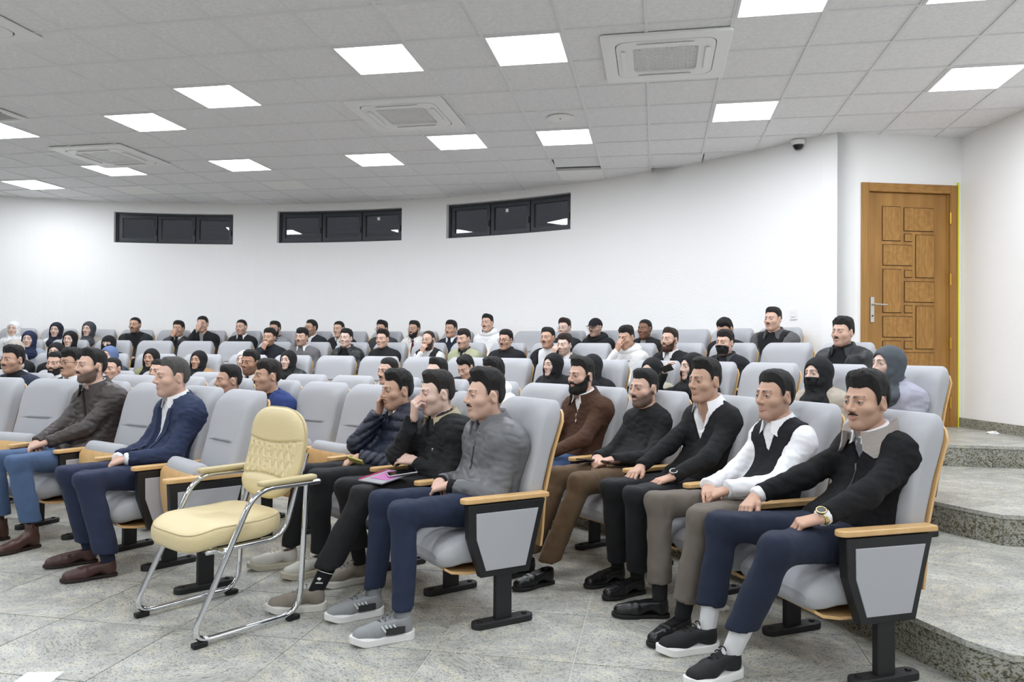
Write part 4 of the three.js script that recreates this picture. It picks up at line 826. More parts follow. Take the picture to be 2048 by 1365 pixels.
  if (s.hood) { const hg = netMesh((x, y, z) => { const d = Math.abs(ell(x, y, z, 0, 0, 0, .135, .062, .11)) - .014, cut = Math.max(ell(x, y - .03, z, 0, .02, .03, .075, .09, .09)); return smax(smin(d, 9, .001), -cut, .02) + .004 * N3(x * 18, y * 18, z * 18); }, [-.17, -.09, -.15], [.17, .1, .15], lod ? .014 : .008); hg.applyMatrix4(CM.clone().multiply(new THREE.Matrix4().makeTranslation(0, .004, -.025))); part('hood', hg, cloth(s.hood, 'cloth'), tm); }
  const onChest = (dx, t, geoFn, name, mat, parent = tm) => {     // sits on the garment's front by walking along z
    const c = sp(t), f = topSDF({ off: .014, ...o }), x = c[0] + dx, y = c[1]; let z = c[2] + .3; for (let n = 0; n < 60; n++) { const d = f(x, y, z); if (d < .0008) break; z -= d * .7; }
    const gm = geoFn(); gm.translate(x, y, z); return part(name, gm, mat, parent);
  };
  if (s.zip) { const f = topSDF({ off: .014, ...o }), pts = []; for (let k = 0; k <= 26; k++) { const t = lerp(s.zip[0], s.zip[1], k / 26), c = sp(t); let z = c[2] + .3; for (let n = 0; n < 60; n++) { const d = f(c[0], c[1], z); if (d < .0008) break; z -= d * .7; } pts.push(V3(c[0], c[1], z + .001)); } part('zip', sweep(pts, .0035, 6), s.zip[2] || M.plasticDark, tm); part('zip_pull', box(.008, .028, .005).translate(pts[26].x, pts[26].y - .016, pts[26].z + .005), M.steel, tm); }
  if (s.tie) { const f = s.inner ? topSDF({ off: .006, fold: .004, noSleeve: true, hem: .5 }) : topSDF({ off: .014, ...o }), rings = []; for (let k = 0; k <= 12; k++) { const t = lerp(.99, s.tie.end ?? .55, k / 12), c = sp(t); let z = c[2] + .3; for (let n = 0; n < 60; n++) { const d = f(c[0], c[1], z); if (d < .001) break; z -= d * .7; } const w = k === 0 ? .016 : k === 1 ? .018 : k === 2 ? .012 : .014 + k * .0016; rings.push([[c[0] - w, c[1], z + .004], [c[0] + w, c[1], z + .004], [c[0] + w, c[1], z - .006], [c[0] - w, c[1], z - .006]]); } part('necktie', toCreasedNormals(loft(rings), .8), cloth(s.tie.color), tm); }
  if (o.cut && o.cut[2]) {                                      // lapels folded back along the opening
    const f = topSDF({ off: .014, ...o }), [yv, slope] = o.cut, walk = (x, y, z0) => { let z = z0 + .3; for (let n = 0; n < 60; n++) { const d = f(x, y, z); if (d < .0008) break; z -= d * .7; if (z < z0 - .05) return z0 + .02; } return z; };
    for (const sd of [-1, 1]) {
      const rings = [], n = 12; for (let k = 0; k <= n; k++) { const u = k / n, y = lerp(yv + .02, nb[1] - .035, u), c = frontZ(y), w = (y - yv) * slope + .002, lw = o.cut[2] * (u < .78 ? .35 + .8 * u : u < .8 ? .62 : .75), xa = c[0] + sd * w, xb = c[0] + sd * (w + lw), xm = (xa + xb) / 2, za = walk(xa + sd * .004, y, c[2]), zb = walk(xb, y, c[2]), zm = Math.max(walk(xm, y, c[2]), (za + zb) / 2); const R = [[xa, y, za + .006], [xm, y, zm + .007], [xb, y, zb + .005], [xb, y, zb - .004], [xm, y, zm - .004], [xa, y, za - .004]]; rings.push(sd < 0 ? R : R.reverse()); }
      part('lapel', toCreasedNormals(loft(rings), .9), cloth(o.color, o.mat), tm);
    }
  }
  if (s.mark) s.mark(onChest, tm);
  // trousers
  const lo = s.legs || { color: 0x1b1b20 }, PT = new Caps(.05); PT.add([px - .075 * bw, .52, pel[2]], [px + .075 * bw, .52, pel[2]], .118); PT.add([px - .06, .6, pel[2] - .02], [px + .06, .6, pel[2] - .02], .1);
  const LG = legs.map(l => new Caps(.04).add(l.hip, l.kn, .094, .07).add(l.kn, l.ank, .064, lo.flare ?? .056));
  const pb = PT.box(.04); for (const c of LG) { const b = c.box(.04); for (let k = 0; k < 3; k++) { pb[0][k] = Math.min(pb[0][k], b[0][k]); pb[1][k] = Math.max(pb[1][k], b[1][k]); } }
  const cuffY = lo.cuff ?? .12;
  part(lo.name || 'trousers', netMesh((x, y, z) => { let d = smin(LG[0].at(x, y, z), LG[1].at(x, y, z), .012); d = smax(d, cuffY + (feet[0][1] + feet[1][1]) * .0 - y, .006); d = smin(d, PT.at(x, y, z), .04); d = smax(d, y - .6, .02); return d + .0055 * N3(x * 11, y * 9 + s.i * 5, z * 16) + .003 * N3(x * 28, y * 22, z * 28); }, pb[0], pb[1], q.leg), cloth(lo.color, lo.mat), g);
  // socks and shoes
  const so = s.shoes || { kind: 'dress', color: 0x141416 };
  legs.forEach((l, k) => {
    if (lo.sock !== undefined) part('sock', sweep([v3(l.ank).add(V3(0, -.035, 0)), v3(l.ank), v3(l.ank).lerp(v3(l.kn), .16), v3(l.ank).lerp(v3(l.kn), .3)], t => .034 + .008 * t, 14), cloth(lo.sock, 'knit'), g);
    const S = shoeGeo(so.kind, q.shoe), u = part('shoe', S.upper, shoeMat(so.color, so.rough ?? (so.kind === 'sneaker' ? .75 : .32)), g);
    u.position.set(l.fx, l.fy, l.fz + .045 * Math.cos(l.yaw)); u.position.x += .045 * Math.sin(l.yaw); u.rotation.y = l.yaw; if (s.footTilt) u.rotation.x = s.footTilt[k];
    part('sole', S.sole, shoeMat(so.sole ?? 0x151515, .7), u); if (S.lace) part('laces', S.lace, shoeMat(so.lace ?? 0xbfc2c4, .8), u);
    if (so.extra) so.extra(u, k);
  });
  // ---- hair, scarf, face things
  const at = gm => gm.clone().applyMatrix4(HM), hcx = s.hairColor ?? 0x0e0b0a, hl = q.hair;
  if (s.hair) { const n = part('hair', at(cached('hair' + JSON.stringify(s.hair) + hl, () => netMesh(hairSDF(s.hair), [-.13, -.11, -.15], [.13, .19, .15], hl))), hairMat(hcx), g); }
  if (s.scarf) part('headscarf', at(cached('scarf' + JSON.stringify({ ...s.scarf, color: 0 }) + hl, () => netMesh(scarfSDF(s.scarf), [-.16, -.29, -.16], [.16, .14, .16], hl * 1.15))), cloth(s.scarf.color), g);
  if (s.beard) part('beard', at(cached('beard' + hk + s.beard, () => netMesh(beardSDF(H, s.beard), [-.09, -.14, -.03], [.09, .03, .12], hl * .9))), hairMat(s.beardHex ?? hcx), g);
  if (s.moustache) part('moustache', at(cached('mo' + q.head, () => netMesh(moustacheSDF(), [-.04, -.065, .06], [.04, -.025, .115], Math.min(q.head, .004)))), hairMat(s.moustache === 1 ? hcx : s.moustache), g);
  if (s.mask) part('face_mask', at(cached('mask' + hk, () => netMesh(maskSDF(H), [-.08, -.12, 0], [.08, .01, .13], hl * .85))), cloth(s.mask), g);
  if (s.glasses) {
    const rim = x => new THREE.TorusGeometry(.022, .0017, 6, 24).scale(1.08, .85, 1).rotateY(Math.sign(x) * .12).translate(x, .006, .1);
    part('glasses', at(join(rim(.031), rim(-.031), pipe([[-.009, .01, .103], [0, .013, .106], [.009, .01, .103]], .0016, .003, 6), ...[-1, 1].map(k => pipe([[k * .054, .012, .098], [k * .076, .012, .07], [k * .083, .01, -.015]], .0018, .01, 6)))), s.glasses === 1 ? M.plasticDark : s.glasses, g);
  }
  if (s.cap) { const cp = part('cap', at(cached('cap' + hl, () => netMesh((x, y, z) => { const d = smax(ell(x, y, z, 0, .036, -.014, .088, .1, .107), .042 - y + (z < 0 ? z * .15 : 0), .006); const br = Math.max(Math.hypot(x / .075, (z - .075) / .085) - 1, 0) === 0 ? Math.abs(y - .048 + (z - .075) * .22 + x * x * 3) - .004 : 1; const b2 = Math.max((Math.hypot(x / .075, (z - .085) / .085) - 1) * .075, Math.abs(y - .046 + (z - .075) * .25 + x * x * 4) - .0045); return Math.min(d, b2); }, [-.11, .0, -.14], [.11, .16, .19], hl))), cloth(s.cap), g); }
  if (s.extra) s.extra(g, { HM, hd, nb, sp, arms, legs, tm, onChest });
  return g;
}
// ---------------------------------------------------------------- the ten people sitting closest
const boldFont = await new FontLoader().loadAsync('fonts/droid/droid_sans_bold.typeface.json');
const SK = { fair: 0xe0c0b0, light: 0xd6af9b, tan: 0xc9a18a, brown: 0xa97f66, deep: 0x88634d };
const HAIR = {
  short: { top: .022, side: .006, front: .004, curl: .0035, freq: 46 }, crop: { top: .014, side: .005, front: .003, curl: .002, freq: 60 },
  quiff: { top: .032, side: .006, front: .02, curl: .004, freq: 34, hairline: .07 }, slick: { top: .024, side: .016, front: .008, curl: .003, freq: 30, hairline: .068, nape: -.085 },
  curly: { top: .034, side: .014, front: .01, curl: .012, freq: 30, hairline: .062 }, fringe: { top: .03, side: .01, front: .012, curl: .006, freq: 36, fringe: .02, hairline: .062 },
  full: { top: .03, side: .012, front: .01, curl: .005, freq: 36, hairline: .064 }, combed: { top: .026, side: .008, front: .012, curl: .003, freq: 40, part: 1, hairline: .067 },
};
function watch(col) { return (g, c) => { const a = c.arms[1], d = v3(a.wrist).sub(v3(a.el)).normalize(), p = v3(a.wrist).addScaledVector(d, -.006), q = new THREE.Quaternion().setFromUnitVectors(V3(0, 0, 1), d);
  const w = part('wristwatch', new THREE.TorusGeometry(.031, .0075, 8, 28).scale(1, .85, 1.6).applyQuaternion(q).translate(p.x, p.y, p.z), col, g);
  const f = new THREE.CylinderGeometry(.019, .02, .009, 24).translate(0, 0, 0), up = V3(.35, .85, .4); up.addScaledVector(d, -up.dot(d)).normalize(); const c2 = p.clone().addScaledVector(up, .033);
  part('watch_face', f.clone().applyQuaternion(new THREE.Quaternion().setFromUnitVectors(V3(0, 1, 0), up)).translate(c2.x, c2.y, c2.z), std(0x20252a, .2), w);
  part('watch_bezel', new THREE.TorusGeometry(.0195, .003, 6, 24).rotateX(Math.PI / 2).applyQuaternion(new THREE.Quaternion().setFromUnitVectors(V3(0, 1, 0), up)).translate(c2.x + up.x * .004, c2.y + up.y * .004, c2.z + up.z * .004), col, w); }; }
const gold = std(0xd9c48a, .25, { metalness: .9 });

person({ r: 2, i: 0, lod: 0, who: 'the person in the black fleece with grey collar', label: 'person in black zip fleece with grey fur collar, navy trousers and white socks', h: [.0, 1.08, -.165], yaw: .2, pitch: -.03, skin: SK.tan, stubble: .12, moustache: 0x2b201a, hair: { ...HAIR.fringe, top: .036, side: .015, fringe: .0, front: .016, curl: .009, freq: 26, sideburn: -.012 }, hairColor: 0x110d0b, bw: 1.0,
  top: { name: 'fleece_jacket', color: 0x131316, mat: 'fleece', off: .022, fold: .007, hem: .5, cuffCut: .03, cut: [.83, .5] }, inner: { color: 0xf2f2f4, cuffCut: -.004, sleeves: true }, collar: { color: 0xf5f5f7, gap: .3 }, collar2: { color: 0xaaa19a, mat: 'fleece', r: .09, h: .042, gap: .5, point: .045, th: .016 }, tie: { color: 0x77787e, end: .8 }, zip: [.12, .76],
  mark: (on, p) => { on(.085, .66, () => box(.026, .007, .003), 'chest_logo', std(0xc9c9cc, .5)); },
  armR: { t: [-.2, .615, .31], f: [.28, -.55, .8], n: [.1, -.9, -.5], curl: .55 }, armL: { t: [.185, .612, .315], f: [-.5, -.3, .8], n: [-.1, -.95, -.2], curl: .95 },
  legs: { color: 0x1b2338, sock: 0xe6e6e8, flare: .062, cuff: .2 }, shoes: { kind: 'sneaker', color: 0x17181a, sole: 0xf0efec, lace: 0x17181a, extra: u => part('tongue_label', box(.022, .018, .004, 0, .103, .006).rotateX(-.1), M.paper, u) },
  feet: [[-.18, 0, .51, -.03], [.085, 0, .565, .22]], knees: [[-.17, .545, .44], [.215, .54, .44]], extra: watch(gold) });

person({ r: 2, i: 1, lod: 0, who: 'the person in the black vest', label: 'person in black knitted vest over white shirt with taupe trousers', h: [0, 1.073, -.135], yaw: .12, pitch: .0, skin: SK.tan, stubble: .16, fw: .94, hair: { ...HAIR.slick, top: .03 }, hairColor: 0x0d0b0a, bw: .96,
  top: { name: 'knitted_vest', color: 0x15161a, mat: 'knit', off: .016, noSleeve: true, fold: .004, hem: .52, cut: [.8, .42] }, inner: { color: 0xf1f1f4, sleeves: true, fold: .007, off: .01, cuffCut: -.01 }, collar: { color: 0xf4f4f6, gap: .38, point: .03 },
  armR: { t: [-.01, .615, .25], f: [.8, -.25, .5], n: [.15, -.95, -.2], curl: .45 }, armL: { t: [.1, .63, .275], f: [-.75, -.35, .45], n: [-.2, -.9, -.3], curl: .55 },
  legs: { color: 0x6a625a, sock: 0x18181a, flare: .058, cuff: .16 }, feet: [[-.09, 0, .48, -.36], [.16, 0, .52, .3]], knees: [[-.16, .55, .44], [.2, .545, .44]] });

person({ r: 2, i: 2, lod: 0, who: 'the person in the black V-neck with open collar', label: 'person in black V-neck sweater over open white collar, wearing a steel watch', h: [0, 1.126, -.155], yaw: .1, pitch: -.02, skin: SK.tan, stubble: .1, jaw: 1.03, hair: HAIR.quiff, hairColor: 0x0e0b0a,
  top: { name: 'v_neck_sweater', color: 0x151618, mat: 'knit', off: .016, fold: .006, hem: .5, cut: [.79, .5] }, inner: { color: 0xf3f3f5, cut: [.83, .32] }, collar: { color: 0xf6f6f8, gap: .8, point: .045, h: .042, k: 1.1 },
  armR: { t: [-.06, .62, .3], f: [.3, -.35, .85], n: [.1, -.95, -.3], curl: .35, spread: .1 }, armL: { t: [.17, .615, .27], f: [-.25, -.25, .9], n: [0, -1, -.2], curl: .3 },
  legs: { color: 0x1a1b1f, sock: 0x151517, flare: .056 }, feet: [[-.12, 0, .36, .1], [.09, 0, .38, .1]], knees: [[-.04, .56, .45], [.19, .555, .46]], extra: watch(M.steel) });

person({ r: 2, i: 3, lod: 0, who: 'the person in the black crew-neck sweater', label: 'person in plain black crew-neck sweater and brown trousers', h: [0, 1.055, -.175], yaw: .08, pitch: -.01, skin: SK.light, stubble: .72, moustache: 1, fw: 1.02, hair: { ...HAIR.combed, hairline: .064, side: .004 }, hairColor: 0x0c0a09, bw: 1.02,
  top: { name: 'crew_sweater', color: 0x141517, mat: 'cloth', off: .016, fold: .007, hem: .5 }, neckband: 0x141517, armR: { t: [.0, .615, .2], f: [.75, -.3, .5], n: [.2, -.9, -.3], curl: .5 }, armL: { t: [.08, .625, .215], f: [-.75, -.25, .5], n: [-.15, -.95, -.3], curl: .5 },
  legs: { color: 0x5b4833, flare: .058 }, feet: [[.02, 0, .72, .05], [.24, 0, .74, .1]], knees: [[-.03, .54, .47], [.2, .535, .48]] });

person({ r: 2, i: 4, lod: 0, who: 'the person in the brown half-zip sweater', label: 'person in ribbed brown half-zip sweater with white collar', h: [0, 1.118, -.12], yaw: .05, pitch: .0, skin: SK.light, stubble: .6, beard: .009, moustache: 1, hair: { ...HAIR.quiff, part: 1, front: .018 }, hairColor: 0x120e0b,
  top: { name: 'half_zip_sweater', color: 0x4a3122, mat: 'knit', off: .018, fold: .006, hem: .5, cut: [.86, .4] }, inner: { color: 0xf2f2f4 }, collar: { color: 0xf4f4f6, gap: .4, point: .03 }, collar2: { color: 0x4a3122, mat: 'knit', r: .08, h: .04, gap: .6, point: .03, th: .01 }, zip: [.66, .8, M.steel],
  armR: { t: [-.02, .61, .3], f: [.4, -.35, .8], n: [.1, -.95, -.2], curl: .6 }, armL: { t: [.12, .61, .3], f: [-.4, -.35, .8], n: [0, -1, -.2], curl: .5 }, legs: { color: 0x46608a }, feet: [[-.08, 0, .5, -.1], [.14, 0, .52, .1]] });

person({ r: 1, i: 0, lod: 0, who: 'the person in the grey leather jacket', label: 'person in grey zip jacket, dark jeans and grey trainers', h: [0, 1.06, -.045], yaw: -.04, pitch: .0, skin: SK.light, stubble: .14, moustache: 0x2a1f1a, hair: { ...HAIR.quiff, top: .038, front: .02, side: .007 }, hairColor: 0x0d0b0a, bw: 1.03,
  top: { name: 'zip_jacket', color: 0x66676a, mat: 'leather', off: .022, fold: .006, hem: .48, cuffCut: .035, cut: [.875, .5] }, inner: { color: 0x232429 }, collar2: { color: 0x66676a, mat: 'leather', r: .08, h: .045, gap: .55, point: .045, th: .008 }, zip: [.5, .84],
  armR: { t: [-.1, .6, .165], f: [.8, -.3, .45], n: [.2, -.9, -.3], curl: .75 }, armL: { t: [-.03, .612, .185], f: [-.8, -.25, .45], n: [-.2, -.92, -.2], curl: .8 },
  legs: { name: 'jeans', color: 0x1d2840, sock: 0x8e9194, flare: .05, cuff: .13 }, shoes: { kind: 'sneaker', color: 0x8f9193, sole: 0xe6e6e4, lace: 0x5d6064, extra: (u, k) => { for (const s of [-1, 1]) part('side_panel', box(.004, .03, .085, s * .041, .056, .0).rotateX(0), shoeMat(0x2a2b2d, .6), u); for (let n = 0; n < 4; n++) part('stripe', box(.003, .034, .007).rotateX(.6).translate(.041, .07, .055 - n * .018), shoeMat(0xdfe3e4, .5), u); } },
  feet: [[-.12, 0, .495, 0], [.235, 0, .485, -.09]], knees: [[-.14, .545, .44], [.15, .545, .45]],
  extra: (g, c) => { for (const a of c.arms) { const d = v3(a.wrist).sub(v3(a.el)).normalize(), p = v3(a.wrist); part('ribbed_cuff', sweep([p.clone().addScaledVector(d, -.04), p.clone().addScaledVector(d, .0)], .034, 16), cloth(0x17171a, 'knit'), c.tm); } } });

person({ r: 1, i: 1, lod: 0, who: 'the person with a fist at the mouth', label: 'person in black jacket with beige collar resting a fist at the mouth', h: [.0, 1.04, -.06], yaw: -.1, pitch: -.05, skin: SK.fair, stubble: .1, hair: { ...HAIR.combed, top: .032, front: .016, hairline: .062 }, hairColor: 0x1a1411,
  top: { name: 'jacket', color: 0x18191b, off: .022, fold: .01, hem: .48, cuffCut: .015, cut: [.79, .34] }, inner: { color: 0x2a2b2e }, collar2: { color: 0xb9ad90, r: .082, h: .04, gap: .6, point: .05, th: .008 },
  mark: (on) => { on(.07, .62, () => join(box(.004, .018, .002), box(.012, .004, .002, .004, .009, 0)), 'chest_logo', M.paper); },
  armR: { rel: [-.005, -.075, .138], f: [.25, .85, .1], n: [.1, .1, -1], curl: 1.15, hint: [-.3, -.8, .4] }, armL: { t: [-.02, .68, .12], f: [-.9, .05, .3], n: [-.1, -.8, -.5], curl: .5 },
  legs: { color: 0x1a1a1d, sock: 0x17171a, flare: .066, cuff: .2 }, shoes: { kind: 'sneaker', color: 0x8c8377, sole: 0xdcd9d2, lace: 0x8f8f94 }, feet: [[-.13, 0, .34, 0], [.17, 0, .71, -.36]], knees: [[-.06, .55, .45], [.18, .55, .46]],
  extra: (g, c) => { const l = c.legs[1], m = v3(l.ank).lerp(v3(l.kn), .1), turn = .95, put = gm => gm.rotateY(turn).translate(m.x + Math.sin(turn) * .039, m.y, m.z + Math.cos(turn) * .039);
    for (let k = -1; k < 2; k++) part('sock_emblem', put(new THREE.SphereGeometry(.008, 8, 6).scale(.5, 1, .25).translate(0, .008, 0).rotateZ(k * -.65).translate(0, .012, 0)), M.paper, g);
    const word = new TextGeometry('adidas', { font: boldFont, size: .0085, depth: .002, curveSegments: 3 }); word.computeBoundingBox(); word.translate(-word.boundingBox.max.x / 2, -.004, 0); part('sock_lettering', put(word), M.paper, g);
    part('sock_stripe', new THREE.TorusGeometry(.042, .0022, 6, 24).rotateX(Math.PI / 2 - .35).translate(...arr(v3(l.ank).lerp(v3(l.kn), .19))), M.paper, g); } });

person({ r: 1, i: 2, lod: 0, who: 'the person in the navy puffer jacket', label: 'person in navy puffer jacket leaning cheek on one hand', h: [.0, 1.03, -.12], yaw: -.04, pitch: -.04, skin: SK.tan, stubble: .12, hair: { ...HAIR.full, top: .034, curl: .006, front: .016 }, hairColor: 0x0c0b0a,
  top: { name: 'puffer_jacket', color: 0x1e2538, mat: 'nylon', off: .032, puff: true, fold: .006, hem: .46, cuffCut: .02, cut: [.8, .36] }, inner: { color: 0x2a1f21, name: 'sweater' }, collar: { color: 0xe7e7e9, gap: .35, point: .03 },
  armR: { rel: [-.055, -.075, .09], f: [.2, .9, .05], n: [.75, .1, -.6], curl: .95, hint: [-.35, -.8, .45] }, armL: { t: [-.02, .605, .2], f: [-.6, -.5, .6], n: [-.1, -.9, -.4], curl: .5 },
  legs: { color: 0x17181b, flare: .055 }, shoes: { kind: 'sneaker', color: 0xdcdad2, sole: 0xcfc7b4, lace: 0xdddbd4 }, feet: [[-.12, 0, .53, -.33], [.12, 0, .45, .0]], knees: [[-.14, .55, .44], [.1, .55, .45]] });

person({ r: 0, i: 1, lod: 0, who: 'the person in the navy suit', label: 'person in open navy suit and white shirt with brown slip-on shoes', h: [0, 1.104, -.125], yaw: -.02, pitch: .0, skin: SK.light, stubble: .14, fw: 1.04, full: .004, jaw: 1.02, hair: { ...HAIR.combed, top: .022, side: .008, hairline: .07 }, hairColor: 0x4a4744, fade: .5, bw: 1.08, belly: .015,
  top: { name: 'suit_jacket', color: 0x27324f, mat: 'cloth', off: .024, fold: .008, hem: .47, cuffCut: .012, cut: [.55, .21, .05] }, inner: { color: 0xf4f4f6, sleeves: true, off: .006, belly: 1, cuffCut: -.012 }, collar: { color: 0xf6f6f8, gap: .45, point: .03 }, collar2: { color: 0x27324f, r: .08, h: .03, gap: .95, point: .03 },
  armR: { t: [.0, .605, .2], f: [.8, -.3, .5], n: [.2, -.9, -.3], curl: .7 }, armL: { t: [.085, .62, .215], f: [-.8, -.3, .45], n: [-.2, -.92, -.25], curl: .75 },
  legs: { color: 0x272f49, sock: 0x20263a, flare: .066, cuff: .13 }, shoes: { kind: 'dress', color: 0x4d3330, sole: 0x2a201e, rough: .4 }, feet: [[-.12, 0, .3, -.2], [.25, 0, .33, -.2]], knees: [[-.1, .56, .42], [.2, .56, .43]] });

person({ r: 0, i: 3, lod: 0, who: 'the person in the dark leather jacket', label: 'person in dark brown leather jacket, blue jeans and brown ankle boots', h: [.05, 1.15, -.165], px: .08, yaw: -.06, pitch: .06, skin: SK.light, stubble: .8, moustache: 1, hair: { ...HAIR.quiff, top: .026 }, hairColor: 0x100d0b, bw: 1.05,
  top: { name: 'leather_jacket', color: 0x3b3331, mat: 'leather', off: .024, fold: .009, hem: .48, cuffCut: .012, cut: [.78, .3] }, inner: { color: 0x45413f, name: 'shirt' }, collar: { color: 0xf1f1f3, gap: .6, point: .02, h: .03 }, collar2: { color: 0x3b3331, mat: 'leather', r: .082, h: .042, gap: .6, point: .05, th: .008 },
  armR: { t: [-.07, .615, .2], f: [.8, -.25, .5], n: [.2, -.9, -.3], curl: .6 }, armL: { t: [.0, .628, .215], f: [-.8, -.3, .45], n: [-.2, -.92, -.2], curl: .7 },
  legs: { name: 'jeans', color: 0x4b6183, flare: .062, cuff: .17 }, shoes: { kind: 'boot', color: 0x4c332b, sole: 0x2a1d18, rough: .35 }, feet: [[-.06, 0, .36, .02], [.32, 0, .37, .08]], knees: [[-.05, .56, .43], [.25, .56, .43]] });
// ---------------------------------------------------------------- everybody further back
const CHIN = { rel: [-.01, -.1, .115], f: [.3, .85, .1], n: [.2, .1, -1], curl: 1.1, hint: [-.4, -.8, .3] }, FACE = { rel: [-.01, -.045, .125], f: [.35, .85, .0], n: [.1, .05, -1], curl: .55, hint: [-.4, -.8, .3] };
const OPEN = (color, mat, slope = .26, yv = .62, lapel = 0) => ({ name: 'jacket', color, mat, off: .022, fold: .008, hem: .49, cut: [yv, slope, lapel] });
const KNIT = (color, o = {}) => ({ name: 'sweater', color, off: .015, fold: .006, ...o });
const COLL = (color, o = {}) => ({ color, ...o });
const JC = (color, mat, o = {}) => ({ color, mat, r: .08, gap: .6, point: .04, th: .007, ...o });
function P(r, i, hx, hy, who, label, o) { o = { ...o }; const hz = o.hz ?? (r > 2 ? -.045 : -.075); person({ r, i, lod: r > 3 ? 2 : 1, who: 'the person ' + who, label, h: [hx, hy, hz], skin: SK.light, yaw: rr(-.1, .06), pitch: rr(-.04, .03), roll: rr(-.04, .04), jaw: [1, 1.02, .98][i % 3], nose: [1, 1.02][i % 2], top: KNIT(0x1a1b1f), ...(o.scarf ? { female: true, bw: .9, fw: .95, jaw: .95, skin: SK.fair, lip: .6, neck: .85 } : { hair: HAIR.short }), ...o }); }
const S = (color, o = {}) => ({ color, ...o });
// second row, further along
P(1, 5, .16, 1.08, 'in the royal blue blazer', 'person in royal blue blazer over black T-shirt behind the cream chair', { hz: -.08, yaw: -.25, skin: SK.tan, hair: HAIR.fringe, top: OPEN(0x2a3d74, 'cloth', .24, .66, .04), inner: { color: 0x141416, neckUp: .15 }, stubble: .12, hairColor: 0x1d1613 });
P(1, 6, .22, 1.03, 'in black top behind the front-row end chair', 'person in black top behind the end chair of front row', { hz: -.1, yaw: -.35, skin: SK.tan, hair: { ...HAIR.combed, side: .004 }, top: KNIT(0x1b1c20) });
P(1, 9, .09, 1.147, 'with dark glasses in the second row', 'person in glasses and white shirt beside the leather jacket', { glasses: 1, moustache: 1, skin: SK.tan, hair: { ...HAIR.fringe, top: .036 }, top: OPEN(0x2b2d33, 'cloth', .3, .7), inner: { color: 0xeceff2 }, collar: COLL(0xeceff2), bw: 1.05, full: .004 });
P(1, 10, .02, 1.166, 'in the navy jacket at left edge', 'person in navy jacket over black top at the left edge', { skin: SK.tan, hair: HAIR.curly, stubble: .25, moustache: 1, top: OPEN(0x2c3447, 'cloth', .26, .66), inner: { color: 0x141416, neckUp: .5 }, bw: 1.05 });
// third row
P(2, 6, .2, 1.105, 'in the white hoodie behind the grey jacket', 'person in white hoodie mostly hidden behind the grey jacket', { hz: -.06, skin: SK.tan, hair: HAIR.curly, top: KNIT(0xe9eaeb, { name: 'hoodie' }), hood: 0xe9eaeb });
P(2, 7, .1, 1.1, 'hidden behind the beige-collared jacket', 'person in dark jacket half hidden behind the fist-at-mouth person', { skin: SK.fair, hair: { ...HAIR.quiff, top: .026 }, top: KNIT(0x1c1d22) });
P(2, 8, .07, 1.098, 'in the plain black top behind empty chairs', 'person in plain black top behind two empty second-row chairs', { skin: SK.light, moustache: 1, hair: { ...HAIR.crop, top: .02 }, top: KNIT(0x131417, { neckUp: .3 }), bw: 1.02 });
P(2, 11, .065, 1.148, 'in the black jacket behind the blue blazer', 'person in black jacket and white collar just behind the blue blazer', { skin: SK.brown, stubble: .5, hair: { ...HAIR.full, side: .014 }, top: KNIT(0x17181b), collar: COLL(0xe6e6e8) });
P(2, 13, .1, 1.045, 'hidden behind the navy suit', 'person mostly hidden behind the head of the navy suit wearer', { skin: SK.light, hair: HAIR.short, stubble: .3, top: KNIT(0x26282d) });
P(2, 14, .14, 1.065, 'hidden behind the leather jacket', 'person mostly hidden behind the head of the leather jacket wearer', { skin: SK.light, hair: HAIR.crop, top: KNIT(0x202226) });
P(2, 15, .09, 1.116, 'in white shirt left of the glasses', 'person in white shirt just left of the second-row glasses wearer', { skin: SK.light, stubble: .6, moustache: 1, beard: .005, hair: HAIR.short, top: KNIT(0xdfe1e4, { name: 'shirt' }), collar: COLL(0xe7e8ea) });
// fourth row
P(3, 0, .035, 1.05, 'in grey headscarf at the end of the fourth row', 'person in slate grey headscarf and pale lilac coat at fourth-row end', { yaw: -.12, hz: -.04, scarf: S(0x4c5259), top: { ...OPEN(0xa8a8b6, 'cloth', .12, .7, .05), name: 'coat' }, inner: { color: 0xa0a0ae }, collar2: JC(0xa8a8b6) });
P(3, 1, .05, .972, 'in black headscarf, face mask and beige coat', 'person in black headscarf, black face mask and beige coat', { scarf: S(0x121316), mask: 0x1b1b1e, top: { ...OPEN(0xb4aa9c, 'cloth', .14, .66, .05), name: 'coat' }, inner: { color: 0x131416 }, collar2: JC(0xb4aa9c) });
P(3, 3, .0, .995, 'holding up a dark phone', 'person in black headscarf holding a dark phone up to the face', { yaw: -.3, scarf: S(0x131417), top: KNIT(0x131417, { name: 'coat' }), armR: { rel: [-.16, -.0, .14], f: [.45, .8, .2], n: [.8, -.1, -.3], curl: .7, hint: [-.5, -.8, .2] } });
P(3, 4, .14, .948, 'in black headscarf behind the black crew-neck', 'person in black headscarf and pale coat behind the plain black sweater', { scarf: S(0x131417), top: { ...OPEN(0xbdb8a4, 'cloth', .12, .7), name: 'coat' }, inner: { color: 0x17181b } });
P(3, 5, .02, .974, 'in black headscarf behind the brown half-zip', 'person in black headscarf hidden behind the brown half-zip wearer', { scarf: S(0x17181c), top: KNIT(0x15161a, { name: 'coat' }) });
P(3, 6, .12, .98, 'in black headscarf and coat beside two empty chairs', 'person in black headscarf and black coat, unobscured, left of brown half-zip', { yaw: -.15, scarf: S(0x0f1013), top: { ...OPEN(0x16171b, 'cloth', .1, .7, .05), name: 'coat' }, inner: { color: 0x101114 } });
P(3, 8, .2, .93, 'bowing the head behind the grey jacket', 'person in black bowing the head behind the grey jacket wearer', { pitch: -.45, hz: .02, skin: SK.light, hair: HAIR.curly, top: KNIT(0x1b1c20) });
